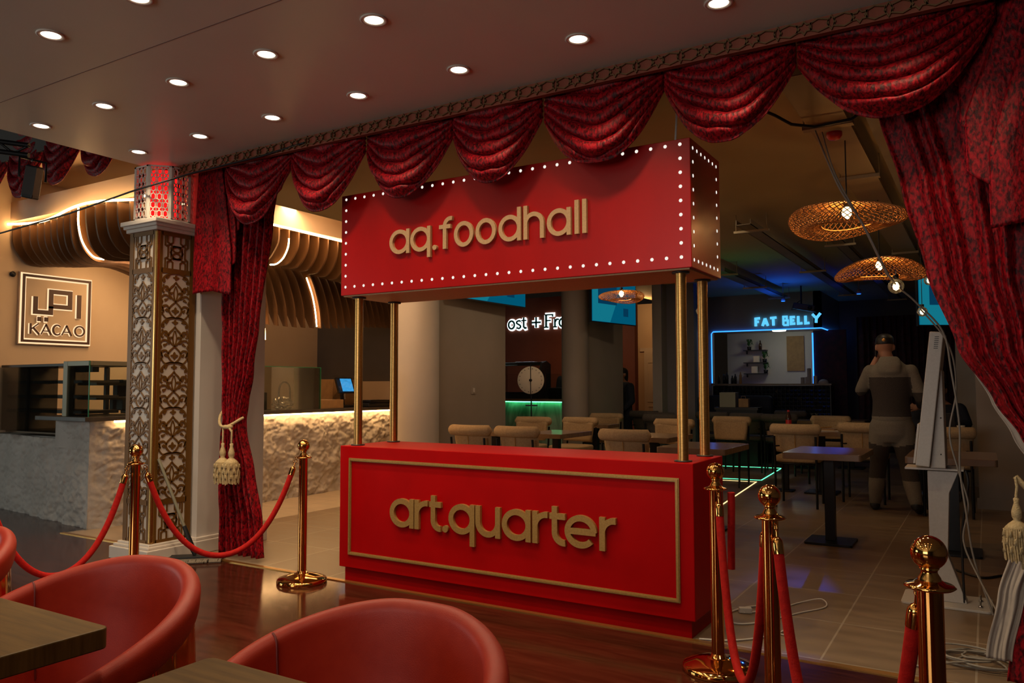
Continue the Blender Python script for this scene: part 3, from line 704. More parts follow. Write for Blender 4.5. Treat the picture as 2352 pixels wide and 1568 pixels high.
def smooth(pts, n=7):
    out = []; N = len(pts)
    for i in range(N - 1):
        p0 = pts[max(i - 1, 0)]; p1 = pts[i]; p2 = pts[i + 1]; p3 = pts[min(i + 2, N - 1)]
        for k in range(n):
            t = k / n
            out.append(tuple(0.5 * (2 * p1[j] + (p2[j] - p0[j]) * t + (2 * p0[j] - 5 * p1[j] + 4 * p2[j] - p3[j]) * t * t + (3 * p1[j] - p0[j] - 3 * p2[j] + p3[j]) * t ** 3) for j in (0, 1)))
    out.append(tuple(pts[-1])); return out
VINES = [([(0, 0), (.26, .06), (.44, .16), (.36, .25), (0.04, .355)], 1.0), ([(0.04, .355), (-.22, .43), (-.46, .54), (-.38, .66), (-.14, .745), (0, .81)], 1.0),
         ([(0, .36), (.10, .46), (.13, .58), (.02, .72)], .7), ([(.44, .60), (.60, .69), (.84, .67), (.90, .59), (.78, .555)], 1.15), ([(.34, .42), (.56, .49), (.80, .50), (.99, .44)], 1.0),
         ([(.42, .20), (.60, .27), (.86, .25), (.90, .17), (.78, .13)], 1.15), ([(0, 1.0), (.30, .995), (.62, .95), (.84, .88), (.88, .80), (.74, .80)], 1.15),
         ([(0, 0), (.30, .01), (.66, -.01), (.93, .10)], .8), ([(.98, .05), (.86, .16), (.99, .26)], .7), ([(.98, .30), (.90, .34), (.99, .41)], .7)]
BLOBS = [(.58, .905, .13, .030, -35), (.62, .615, .12, .030, 40), (.66, .40, .15, .026, -30), (.60, .165, .12, .030, 50), (.30, .56, .07, .05, 80), (.86, .72, .06, .02, 0), (.80, .83, .07, .022, 60)]
def arabesque(m, fr, a0, a1, z0, z1, nrep, d=0.006):
    ca, ha = (a0 + a1) / 2, (a1 - a0) / 2
    per = (z1 - z0) / nrep
    for r in range(nrep):
        zz = z0 + r * per
        for s in (1, -1):
            for pts, wk in VINES:
                p = [(ca + s * ha * x, zz + per * y) for x, y in smooth(pts)]
                n = len(p); wd = [0.0105 * wk * (0.75 + 0.5 * sin(PI * i / (n - 1))) for i in range(n)]
                m.stroke(p, wd, 0.0, d, fr)
            for bx, by, bw, bh, rot in BLOBS:
                R_ = math.radians(rot) * s; q = []
                for k in range(14):
                    t = 2 * PI * k / 14; rr = 1 + 0.28 * cos(3 * t)
                    ex, ey = bw * ha * rr * cos(t), bh * per * rr * sin(t)
                    q.append((ca + s * ha * bx + ex * cos(R_) - ey * sin(R_), zz + per * by + ex * sin(R_) + ey * cos(R_)))
                m.prism(q, 0, d, fr)
        for by, k_ in ((.905, 1.0), (.16, 1.25)):       # fleurons on the axis
            q = []
            for k in range(16):
                t = 2 * PI * k / 16; rr = 1 + 0.38 * cos(4 * t)
                q.append((ca + 0.16 * k_ * ha * rr * cos(t), zz + per * by + 0.05 * k_ * per * rr * sin(t)))
            m.prism(q, 0, d, fr)
def geometric(m, fr, a0, a1, z0, z1, d=0.006):
    W_, H_ = a1 - a0, z1 - z0; ca, cz = (a0 + a1) / 2, (z0 + z1) / 2; t = 0.011
    P_ = lambda x, y: (ca + x * W_ / 2, cz + y * H_ / 2)
    for s in (1, -1):
        m.stroke([P_(s * .82, -1), P_(s * .82, -.42), P_(s * .62, -.30), P_(s * .62, .30), P_(s * .82, .42), P_(s * .82, 1)], t, 0, d, fr)
        for q in (1, -1):
            m.stroke([P_(s * .28, q * 1), P_(s * .28, q * .62), P_(s * .46, q * .50), P_(s * .66, q * .62), P_(s * .66, q * 1)], t, 0, d, fr)
            m.stroke([P_(s * .46, q * .50), P_(s * .30, q * .36), P_(s * .02, q * .40)], t, 0, d, fr)
            m.stroke([P_(s * .66, q * .40), P_(s * .46, q * .50)], t, 0, d, fr)
        m.stroke([P_(s * .40, -.32), P_(s * .40, .32)], t, 0, d, fr)
    for q in (1, -1):
        m.stroke([P_(x, q * .20 + y) for x, y in arc(0, 0, .27, .17, 0, 360, 12)[:-1]], t, 0, d, fr, closed=True)
    m.stroke([P_(x, y) for x, y in arc(0, 0, .46, .46, 0, 360, 6)[:-1]], t, 0, d, fr, closed=True)
zb, zc1, zc2, zt_ = 0.126, 0.42, 2.135, 2.43
faces = [('lattice_panel', XZ(cyy - hs + 0.006), cxx, 'front'), ('lattice_panel', YZ(cxx + hs - 0.006), cyy, 'side')]
for nm, fr, c0, _ in faces:
    m = MB(); a0, a1 = c0 - hs, c0 + hs
    for u0, u1 in ((a0, a0 + 0.048), (a1 - 0.048, a1)): m.prism([(u0, zb), (u1, zb), (u1, zt_), (u0, zt_)], 0, 0.007, fr)
    for u0, u1 in ((zb, zb + 0.022), (zc1 - 0.02, zc1 + 0.018), (zc2 - 0.018, zc2 + 0.02), (zt_ - 0.03, zt_)):
        m.prism([(a0 + .04, u0), (a1 - .04, u0), (a1 - .04, u1), (a0 + .04, u1)], 0, 0.007, fr)
    arabesque(m, fr, a0 + 0.046, a1 - 0.046, zc1 + 0.015, zc2 - 0.015, 5)
    geometric(m, fr, a0 + 0.05, a1 - 0.05, zc2 + 0.02, zt_ - 0.03)
    geometric(m, fr, a0 + 0.05, a1 - 0.05, zb + 0.022, zc1 - 0.02)
    m.build(nm, 'lattice_gold', lc, la)['label'] = 'gold pierced arabesque panel'
MB().box((cxx + hs - 0.012, cyy - hs + 0.012, 1.278), (0.030, 0.030, 2.30)).build('corner_bead', 'brushed_gold', lc, la, bevel=0.008)
# lantern: eight-sided pierced screen round a red lamp
LZ0, LZ1 = 2.515, 2.925
ap = 0.200
ln = MB()
side = ap * 2 * math.tan(PI / 8)
for k in range(8):
    a = PI / 4 * k
    nx, ny = cos(a), sin(a); tx, ty = -sin(a), cos(a)
    hw = side / 2
    fr = (lambda nx, ny, tx, ty: (lambda u, z, d: (cxx + nx * (ap - 0.008 + d) + tx * u, cyy + ny * (ap - 0.008 + d) + ty * u, z)))(nx, ny, tx, ty)
    for u0, u1 in ((-hw, -hw + 0.018), (hw - 0.018, hw)): ln.prism([(u0, LZ0), (u1, LZ0), (u1, LZ1), (u0, LZ1)], 0, 0.008, fr)
    ln.prism([(-hw, LZ0), (hw, LZ0), (hw, LZ0 + 0.012), (-hw, LZ0 + 0.012)], 0, 0.008, fr); ln.prism([(-hw, LZ1 - 0.012), (hw, LZ1 - 0.012), (hw, LZ1), (-hw, LZ1)], 0, 0.008, fr)
    cw = (side - 0.036) / 3; chh = (LZ1 - LZ0 - 0.024) / 6
    for i in range(3):
        for j in range(6):
            cu, cz = -hw + 0.018 + cw * (i + .5), LZ0 + 0.012 + chh * (j + .5)
            hx = [(cu + cw * .42 * cos(t), cz + chh * .42 * sin(t)) for t in [PI / 6 + PI / 3 * q for q in range(6)]]
            ln.stroke(hx, 0.0065, 0, 0.007, fr, closed=True)
            ln.stroke([(cu + cw * .37, cz + chh * .21), (cu + cw * .5, cz + chh * .3), (cu + cw * .5, cz + chh * .5)], 0.006, 0, 0.007, fr)
            ln.stroke([(cu - cw * .37, cz + chh * .21), (cu - cw * .5, cz + chh * .3), (cu - cw * .5, cz + chh * .5)], 0.006, 0, 0.007, fr)
            ln.stroke([(cu + cw * .37, cz - chh * .21), (cu + cw * .5, cz - chh * .3), (cu + cw * .5, cz - chh * .5)], 0.006, 0, 0.007, fr)
            ln.stroke([(cu - cw * .37, cz - chh * .21), (cu - cw * .5, cz - chh * .3), (cu - cw * .5, cz - chh * .5)], 0.006, 0, 0.007, fr)
            for q in (1, -1): ln.stroke([(cu, cz + q * chh * .42), (cu, cz + q * chh * .5)], 0.006, 0, 0.007, fr)
lt = ln.build('lantern', 'column_white', lc, la); lt['label'] = 'white pierced eight-sided lantern'
MB().lathe([(0.10, LZ0 + 0.01), (0.105, LZ0 + 0.1), (0.105, LZ1 - 0.1), (0.10, LZ1 - 0.01)], (cxx, cyy, 0), seg=24).build('red_lamp', 'red_core', lt, la)
o = MB().tube([(-3.9, -0.4, 2.59), (-2.565, -0.4, 2.652), (-1.76, -0.4, 2.722), (-1.15, -0.34, 2.785), (-0.6, -0.17, 2.872), (-0.2, -0.165, 2.90)], 0.007, 6).build('cable', 'black_plastic', None, at=(-1.76, -0.4, 2.72))
tag(o, 'thin black cable strung in front of the red lantern', 'cable')

# ================================================================== STANCHIONS AND ROPES
def stanchion():
    t = thing('stanchion', '', 'stanchion', (0, 0, 0), 0, 'gold ball-topped stanchions')
    MB().lathe([(0.0, 0.0), (0.158, 0.0), (0.160, 0.010), (0.158, 0.022), (0.150, 0.030), (0.10, 0.046), (0.055, 0.058), (0.034, 0.062), (0.030, 0.075), (0.0, 0.078)], seg=56).build('base', 'polished_gold', t)
    MB().lathe([(0.028, 0.06), (0.028, 0.80)], seg=36).build('pole', 'polished_gold', t)
    MB().lathe([(0.0, 0.792), (0.030, 0.795), (0.050, 0.800), (0.055, 0.804), (0.050, 0.809), (0.034, 0.812), (0.028, 0.818), (0.0, 0.82)], seg=44).build('ring', 'polished_gold', t)
    pr = [(0.026, 0.812), (0.024, 0.824), (0.0175, 0.835), (0.0175, 0.840), (0.022, 0.846)]
    for i in range(13):
        a = -PI * 0.33 + (PI / 2 + PI * 0.33) * i / 12
        pr.append((0.0395 * cos(a), 0.8805 + 0.0395 * sin(a)))
    MB().lathe(pr, seg=44).build('ball_finial', 'polished_gold', t)
    return t
st0 = stanchion(); register(st0)
ST = {'A': (-0.74, -0.97, 'gold ball-topped stanchion in front of the latticed column'), 'B': (-0.1727, -0.1595, 'gold ball-topped stanchion just left of the red stall'),
      'C': (2.605, -0.335, 'gold ball-topped stanchion against the right side of the red stall'), 'D': (3.0, -1.01, 'gold ball-topped stanchion between the stall and the nearest stanchion'),
      'E': (3.54, -1.79, 'gold ball-topped stanchion nearest the camera at bottom right'), 'F': (-0.88, -1.80, 'gold ball-topped stanchion out of frame on the left')}
for i, (k, (x, y, lab)) in enumerate(ST.items()):
    if i == 0: st0.location = (x, y, 0); st0['label'] = lab
    else: copy_tree(st0, (x, y, 0), 0.3 * i, lab)
def rope(a, b, low, label):
    ax, ay = ST[a][:2]; bx, by = ST[b][:2]
    dx, dy = bx - ax, by - ay; L = math.hypot(dx, dy); ux, uy = dx / L, dy / L
    p0 = (ax + ux * 0.047, ay + uy * 0.047, 0.797); p1 = (bx - ux * 0.047, by - uy * 0.047, 0.797)
    sp = L - 0.094
    k = 4.2
    def pt(t):
        q = (math.cosh(k * (t - .5)) - 1) / (math.cosh(k / 2) - 1)
        return (lerp(p0[0], p1[0], t), lerp(p0[1], p1[1], t), low + (p0[2] - low) * q)
    # even arc length
    N = 400; P_ = [Vector(pt(i / N)) for i in range(N + 1)]; cum = [0]
    for i in range(N): cum.append(cum[-1] + (P_[i + 1] - P_[i]).length)
    def at(s_):
        for i in range(N):
            if cum[i + 1] >= s_: return P_[i].lerp(P_[i + 1], (s_ - cum[i]) / max(1e-9, cum[i + 1] - cum[i]))
        return P_[-1]
    T_ = cum[-1]
    mid = ((ax + bx) / 2, (ay + by) / 2, low)
    t = thing('barrier_rope', label, 'rope', mid, 0, 'red velvet barrier ropes')
    MB().tube([at(lerp(0.105, T_ - 0.105, i / 60)) for i in range(61)], 0.0175, 14).build('rope', 'rope_velvet', t, mid)
    for s_ in (1, -1):
        S0 = lambda d: at(d) if s_ == 1 else at(T_ - d)
        fm = MB(); fm.tube([S0(0.05), S0(0.054), S0(0.062), S0(0.072), S0(0.108)], [0.006, 0.012, 0.017, 0.019, 0.019], 16); fm.build('ferrule', 'polished_gold', t, mid)
        hm = MB(); c = S0(0.030); d_ = (S0(0.05) - S0(0.0)).normalized(); sd = d_.cross(Vector((ux, uy, 0))).normalized(); up = Vector((ux, uy, 0)).cross(sd)
        ring = [c - d_ * 0.012 + d_ * (0.013 * cos(q)) + Vector((ux, uy, 0)) * (0.010 * sin(q)) for q in [2 * PI * i / 16 for i in range(16)]]
        hm.tube(ring, 0.003, 6, closed=True); hm.tube([S0(0.028), S0(0.055)], 0.0045, 8); hm.build('snap_hook', 'polished_gold', t, mid)
    return t
rope('A', 'B', 0.215, 'red velvet rope sagging from the latticed column to the stall')
rope('F', 'A', 0.215, 'red velvet rope running off the left picture edge')
rope('C', 'D', 0.10, 'red velvet rope in a steep loop right of the stall')
rope('D', 'E', 0.08, 'red velvet rope leading to the stanchion nearest the camera')
o = MB().tube([(2.672, -0.325, 0.79), (2.672, -0.322, 0.74), (2.668, -0.32, 0.60), (2.666, -0.32, 0.45)], 0.0165, 10).build('barrier_rope', 'rope_velvet', None, at=(2.65, -0.32, 0.79))
tag(o, 'short red rope end hanging straight down beside the stall stanchion', 'rope', 'red velvet barrier ropes')

# ================================================================== FOREGROUND TUB CHAIRS AND TABLES
def tub_chair():
    t = thing('tub_chair', '', 'armchair', (0, 0, 0), 0, 'red leather tub chairs')
    A0, A1 = -58, 238
    def sec(u):
        a = math.radians(lerp(A0, A1, u)); b = abs(u - 0.5) * 2
        rim = 0.775 - 0.235 * (max(0, b - 0.08) / 0.92) ** 1.5
        if b > 0.93: rim -= 0.05 * ((b - .93) / .07) ** 2
        return a, b, rim
    RX, RY = 0.335, 0.315
    def shell(u, v):
        a, b, rim = sec(u)
        th = 0.052 * (1 - 0.35 * max(0, b - .8) / .2)
        # v: outside bottom -> outside rim -> inside rim -> inside bottom
        zu = max(0.36, rim - 0.092)
        if v < 0.14:
            q = v / 0.14; z = lerp(zu + 0.03, zu, q); r = lerp(0.86, 0.955, q); lean = 0.04
        elif v < 0.42:
            q = (v - 0.14) / 0.28; fi = q * PI / 2; z = lerp(zu, rim - th / 2, 1 - cos(fi)); r = 0.955 + 0.045 * sin(fi)
            lean = 0.04 + 0.01 * q
        elif v < 0.62:
            q = (v - 0.42) / 0.20; ang = PI * q
            z = rim - th / 2 + th / 2 * sin(ang); r = 1.0 - (th / RX) * (1 - cos(ang)) / 2; lean = 0.05
        else:
            q = (v - 0.62) / 0.38; z = lerp(rim - th / 2, 0.40, q ** 1.1); r = 1.0 - th / RX - 0.13 * q ** 1.5; lean = 0.05 * (1 - q)
        k = 1 + lean * (rim - 0.5)
        return (RX * r * cos(a) * k, RY * r * sin(a) * k, z)
    MB().grid(shell, 90, 48).build('shell', 'red_leather', t)
    for s_ in (0.27, 0.73):
        pts = []
        for i in range(14):
            q = (0.53 if s_ > .5 else 0.66) + (0.40 if s_ > .5 else 0.27) * i / 13; p = Vector(shell(s_, q)); c = Vector((0, 0, p.z)); pts.append(p + (c - p).normalized() * (0.0012 if q > .55 else -0.0005))
        MB().tube(pts, 0.0028, 6).build('seam', 'leather_seam', t)
    MB().lathe([(0.0, 0.405), (0.20, 0.405), (0.255, 0.41), (0.262, 0.415), (0.245, 0.428), (0.15, 0.435), (0.0, 0.437)], (0, -0.01, 0), seg=48).build('seat', 'red_leather', t)
    def drum(u, v):
        a = 2 * PI * u; d = (math.degrees(a) - 90 + 180) % 360 - 180; b = abs(d) / 148.0
        rim = 0.775 - 0.235 * (max(0, b - 0.08) / 0.92) ** 1.5 if b <= 1 else 0.54
        zt = max(0.37, rim - 0.080); z = lerp(0.0, zt, v); k = lerp(1.10, 0.965, v ** 0.7) * (1 + 0.0025 * sin(a * 30))
        return (RX * k * cos(a), RY * k * sin(a), z)
    MB().grid(drum, 240, 12, cu=True).build('base', 'polished_gold', t)
    return t
tc = tub_chair(); register(tc)
TCH = [(1.625, -2.715, 0.10, 'red leather tub chair, middle of three, behind the corner of the left table'), (2.565, -2.70, 0.05, 'red leather tub chair at bottom centre, nearest the red stall'), (0.64, -2.70, 0.12, 'red leather tub chair cut by the left picture edge')]
for i, (x, y, r_, lab) in enumerate(TCH):
    if i == 0: tc.location = (x, y, 0); tc.rotation_euler = (0, 0, r_); tc['label'] = lab
    else: copy_tree(tc, (x, y, 0), r_, lab)
def rrect(x0, y0, x1, y1, r, n=6):
    out = []
    for cx, cy, a in ((x1 - r, y0 + r, -90), (x1 - r, y1 - r, 0), (x0 + r, y1 - r, 90), (x0 + r, y0 + r, 180)):
        out += arc(cx, cy, r, r, a, a + 90, n)
    return out
def cafe_table(x0, y0, x1, y1, z, rz, top, label, group, th=0.045, base=0.40, off=0.0):
    cx, cy = (x0 + x1) / 2, (y0 + y1) / 2; hx, hy = (x1 - x0) / 2, (y1 - y0) / 2
    t = thing('cafe_table', label, 'table', (cx, cy, 0), rz, group)
    MB().prism(rrect(-hx, -hy, hx, hy, 0.02), z - th, z, lambda a, b, d: (a, b, d)).build('tabletop', top, t, bevel=0.003)
    MB().box((0, off, (z - th) / 2 + 0.01), (0.075, 0.075, z - th - 0.02)).build('pedestal', 'black_metal', t)
    MB().prism(rrect(-base / 2, off - base / 2, base / 2, off + base / 2, 0.02), 0, 0.018, lambda a, b, d: (a, b, d)).build('base_plate', 'black_metal', t, bevel=0.003)
    return t
cafe_table(1.40, -3.42, 2.0, -2.82, 0.74, 0.0, 'table_wood', 'square wooden table at the bottom left corner in front of a red tub chair', 'wooden tables in the foreground', base=0.24, off=-0.15)
cafe_table(2.35, -3.43, 2.95, -2.83, 0.74, 0.0, 'table_wood', 'square wooden table at bottom centre, only its far corner showing', 'wooden tables in the foreground', base=0.24, off=-0.15)

# ---------------------------------------------------------------- mop leaning on the column
mp = thing('mop', 'flat mop with a grey handle leaning on the latticed column', 'mop', (-1.30, -0.12, 0))
a = (-1.30, -0.12, 0)
h0, h1 = Vector((-1.30, -0.12, 0.045)), Vector((-1.536, -0.27, 0.74))
MB().tube([h0.lerp(h1, .28), h1], 0.0115, 12).build('handle', 'grey_green_metal', mp, a)
MB().tube([h0, h0.lerp(h1, .06), h0.lerp(h1, .30)], [0.014, 0.020, 0.015], 12).build('socket', 'black_plastic', mp, a)
hd = MB(); hd.box((-1.30, -0.12, 0.035), (0.34, 0.10, 0.016), rz=0.75); hd.build('head_plate', 'black_plastic', mp, a, bevel=0.004)
ym = MB(); rnd = random.Random(3)
for i in range(60):
    q = -0.19 + 0.38 * i / 59
    for s_ in (1, -1):
        p = lambda u, v, z: (-1.30 + u * cos(.75) - v * sin(.75), -0.12 + u * sin(.75) + v * cos(.75), z)
        w_ = rnd.uniform(-0.01, 0.01)
        ym.tube([p(q, s_ * 0.03, 0.022), p(q + w_, s_ * 0.07, 0.018), p(q + w_ * 2, s_ * 0.10, 0.006)], 0.006, 5)
ym.box((-1.30, -0.12, 0.016), (0.38, 0.12, 0.024), rz=0.75)
ym.build('yarn', 'mop_yarn', mp, a)

# ================================================================== CAFE ON THE LEFT
# rock-faced counter, L-shaped
rc = thing('stone_counter', 'rough split-stone counter with dark worktop lit from under its edge', 'counter', (-3.3, 1.0, 0)); ra = (-3.3, 1.0, 0)
def rough(p, seed, k=1.0):
    q = Vector(p) * 3.2 + Vector((seed, seed, seed))
    n = noise.fractal(q, 1.0, 2.2, 6) * 0.030
    rdg = abs(noise.noise(Vector(p) * Vector((5.5, 5.5, 8.0)) if False else Vector((p[0] * 5.5, p[1] * 5.5, p[2] * 9.0)))) * 0.030
    f = noise.fractal(Vector((p[0] * 19, p[1] * 19, p[2] * 30)), 1.0, 2.0, 4) * 0.015
    return k * (n + rdg + f - 0.02)
fx0, fy0, fx1, fy1 = -5.45, 0.47, -3.20, 0.19
def front(z0, z1, xa, xb):
    def fn(u, v):
        x = lerp(xa, xb, u); y = fy0 + (fy1 - fy0) * (x - fx0) / (fx1 - fx0); z = lerp(z0, z1, v)
        e = min(1, u * 12 + .3, (1 - u) * 12 + .3)
        return (x, y - rough((x, y, z), 1.0) * e, z)
    return fn
MB().grid(front(0, 0.775, fx0, fx1), 180, 60).build('stone_front', 'rock', rc, ra)
m = MB().grid(front(0.775, 0.955, -3.86, fx1), 60, 18); m.lo((-3.86, 0.25, 0.70), (-3.25, 0.6, 0.955)); m.lo((-5.45, 0.50, 0.0), (-3.25, 0.75, 0.77)); m.build('stone_block', 'rock', rc, ra)
def sidef(u, v):
    y = lerp(0.19, 4.74, u); z = lerp(0, 0.955, v); e = min(1, u * 30 + .3)
    x = -3.20 + 0.06 * min(1, u * 30)
    return (x + rough((x, y, z), 4.0, 1.15) * e, y, z)
MB().grid(sidef, 420, 72).build('stone_side', 'rock', rc, ra)
m = MB(); m.lo((-3.9, 0.08, 0.962), (-3.085, 0.75, 1.0)); m.lo((-3.75, 0.75, 0.962), (-3.085, 4.74, 1.0)); m.build('worktop', 'dark_stone', rc, ra, bevel=0.003)
MB().lo((-3.108, 0.36, 0.945), (-3.096, 4.72, 0.960)).build('led_strip', 'led_amber', rc, ra)
# chilled display case on the low part of the counter
def case(label, loc, posts, shelves, glass, grp=None):
    t = thing('display_case', label, 'display case', loc)
    for a, b, mt in posts: MB().lo(a, b).build('frame_bar', mt, t, loc, bevel=0.003)
    for a, b in shelves: MB().lo(a, b).build('shelf', 'dark_stone', t, loc)
    for a, b in glass:
        MB().lo(a, b).build('glass_pane', 'clear_glass', t, loc)
    return t
case('long glass display case with dark shelves set in the stone counter', (-4.4, 0.55, 0.78),
     [((-4.99, 0.30, 1.462), (-3.56, 0.80, 1.49), 'dark_frame'), ((-4.62, 0.74, 0.825), (-4.52, 0.80, 1.462), 'dark_frame'), ((-4.57, 0.33, 0.825), (-4.545, 0.36, 1.462), 'dark_frame'), ((-4.99, 0.36, 0.805), (-3.92, 0.82, 0.825), 'brown_stone'), ((-3.96, 0.77, 0.825), (-3.92, 0.81, 1.462), 'dark_frame')],
     [((-4.99, 0.36, z), (-3.64, 0.735, z + 0.03)) for z in (1.012, 1.155, 1.30)],
     [((-4.99, 0.286, 0.83), (-3.92, 0.292, 1.465))])
case('small glass case with a beige metal frame at the counter corner', (-3.4, 0.5, 1.0),
     [((-3.545, 0.13, 1.0), (-3.475, 0.19, 1.50), 'grey_green_metal'), ((-3.475, 0.13, 1.455), (-3.14, 0.17, 1.50), 'grey_green_metal'), ((-3.18, 0.17, 1.455), (-3.14, 1.3, 1.50), 'grey_green_metal'), ((-3.18, 1.26, 1.0), (-3.14, 1.3, 1.455), 'grey_green_metal'), ((-3.52, 0.19, 1.40), (-3.18, 0.25, 1.45), 'dark_frame')],
     [((-3.47, 0.22, 1.28), (-3.16, 1.26, 1.305)), ((-3.47, 0.22, 1.15), (-3.16, 1.26, 1.17))],
     [((-3.475, 0.135, 1.0), (-3.14, 0.139, 1.455)), ((-3.140, 0.139, 1.0), (-3.136, 1.3, 1.46))])
gm = MB().lo((-3.141, 0.134, 1.0), (-3.134, 0.141, 1.50)).build('glass_edge', 'green_edge', bpy.data.objects['display_case.001'], (-3.4, 0.5, 1.0)); gm['label'] = 'green glass edge'
# glass screen on the counter between curtain and stall
t = thing('glass_screen', 'frameless glass screen with green edges on the lit stone counter', 'glass screen', (-3.15, 2.5, 1.0)); l = (-3.15, 2.5, 1.0)
MB().lo((-3.153, 1.7, 1.0), (-3.147, 2.97, 1.49)).build('glass_pane', 'clear_glass', t, l)
MB().lo((-3.60, 2.967, 1.0), (-3.153, 2.973, 1.49)).build('glass_pane', 'clear_glass', t, l)
g = MB(); g.lo((-3.154, 1.7, 1.488), (-3.146, 2.97, 1.494)); g.lo((-3.154, 2.966, 1.0), (-3.146, 2.974, 1.494)); g.lo((-3.6, 2.966, 1.488), (-3.15, 2.974, 1.494)); g.build('glass_edge', 'green_edge', t, l)
# machines behind the glass
def gadget(name, label, cat, loc, parts, grp=None):
    t = thing(name, label, cat, loc, 0, grp)
    for nm, mt, a, b, bv in parts: MB().lo(a, b).build(nm, mt, t, (0, 0, 0), bevel=bv)
    return t
cmx = gadget('coffee_machine', 'black coffee machine behind the glass case at the counter corner', 'coffee machine', (-3.86, 1.10, 1.0), [('body', 'black_plastic', (-.13, -.25, 0.03), (.10, .25, .17), .01), ('top_tray', 'black_metal', (-.14, -.26, .30), (.11, .26, .34), .008), ('column', 'black_metal', (-.12, -.22, .17), (-.04, .22, .30), .005), ('drip_tray', 'steel', (.02, -.22, .0), (.16, .22, .03), .004)])
for yy in (-.12, .12):
    MB().tube([(.02, yy, .27), (.12, yy, .26), (.20, yy, .25)], .012, 10).build('handle', 'black_plastic', cmx)
t = thing('spring_tap', 'tall black spring neck tap behind the glass screen', 'tap', (-3.45, 2.60, 1.0))
ap_ = [(0, 0, 0), (0, 0, .18)] + [(0, .085 - .085 * cos(q), .18 + .11 * sin(q) + .03) for q in [PI * i / 10 for i in range(11)]] + [(0, .17, .12)]
MB().tube(ap_, .011, 10).build('neck', 'black_metal', t); MB().lathe([(0, 0), (.03, 0), (.03, .03), (.016, .06), (0, .06)]).build('base', 'black_metal', t); MB().tube([(0, .17, .13), (0, .17, .06)], .018, 12).build('spray_head', 'black_metal', t)
def crumple(c, r, seed, mt, nm, lab, cat):
    def fn(u, v):
        th, ph = 2 * PI * u, PI * v
        d = Vector((cos(th) * sin(ph), sin(th) * sin(ph), cos(ph)))
        k = 0.72 + 0.40 * noise.noise(d * 2.3 + Vector((seed, 0, 0))) + 0.22 * abs(noise.noise(d * 6 + Vector((0, seed, 0))))
        return (c[0] + r[0] * k * d.x, c[1] + r[1] * k * d.y, max(c[2] - r[2] * .62 + .002, c[2] + r[2] * k * d.z))
    o = MB().grid(fn, 40, 24, cu=True, smooth=False).build(nm, mt, None, at=(c[0], c[1], c[2] - r[2] * .62))
    return tag(o, lab, cat)
crumple((-3.30, 2.52, 1.062), (.10, .17, .10), 3.0, 'plastic_film', 'plastic_bag', 'crumpled clear plastic bag on the counter behind the glass screen', 'plastic bag')
t = thing('cardboard_box', 'flat brown cardboard box on the counter beside the glass screen', 'box', (-3.33, 3.23, 1.0)); MB().lo((-.15, -.24, 0), (.15, .17, .105)).build('carton', 'kraft', t, bevel=.004); MB().lo((-.15, -.03, .105), (.15, .03, .107)).build('tape', 'paper', t)
t = thing('cardboard_box', 'tall brown cardboard box standing behind the till', 'box', (-3.72, 3.86, 1.0)); MB().lo((-.12, -.22, 0), (.12, .24, .36)).build('carton', 'kraft', t, bevel=.004); MB().lo((-.122, -.02, .1), (.122, .02, .362)).build('tape', 'paper', t)
t = thing('till', 'black till with a bright blue screen wrapped in plastic film', 'till', (-3.40, 3.62, 1.0))
MB().lo((-.12, -.12, 0), (.12, .12, .03)).build('foot', 'black_plastic', t, bevel=.006)
MB().tube([(0, 0, .03), (-.02, 0, .16), (.0, 0, .26)], .025, 12).build('arm', 'black_plastic', t)
mt_ = Matrix.Rotation(-0.35, 4, 'Y')
MB().box((.03, 0, .28), (.03, .30, .21), mat4=mt_).build('housing', 'black_plastic', t, bevel=.006)
MB().box((.047, 0.02, .286), (.004, .20, .17), mat4=mt_).build('screen', 'tablet_blue', t)
def film(u, v): return (.02 + .10 * sin(PI * v) * (1 - .5 * u) + .02 * noise.noise(Vector((u * 5, v * 5, 1))), lerp(-.21, .24, u), .12 + .28 * v + .03 * noise.noise(Vector((u * 4, v * 4, 7))))
MB().grid(film, 24, 16, smooth=False).build('plastic_wrap', 'plastic_film', t)
gadget('tray', 'black trays stacked on the counter in front of the till', 'tray', (-3.26, 4.06, 1.0), [('tray_bottom', 'black_plastic', (-.14, -.26, 0), (.14, .26, .05), .01), ('tray_top', 'black_metal', (-.12, -.22, .05), (.13, .22, .09), .01)])
t = thing('syrup_rack', 'dark rack with pump bottles at the left end of the glass screen', 'rack', (-3.5, 2.30, 1.0)); MB().lo((-.08, -.10, 0), (.08, .10, .20)).build('cabinet', 'dark_stone', t, bevel=.005)
for k in range(5):
    MB().tube([(-.02, -.12, .10 + .075 * k), (.02, -.16, .115 + .075 * k), (.05, -.18, .10 + .075 * k)], .007, 8).build('spout', 'steel', t)
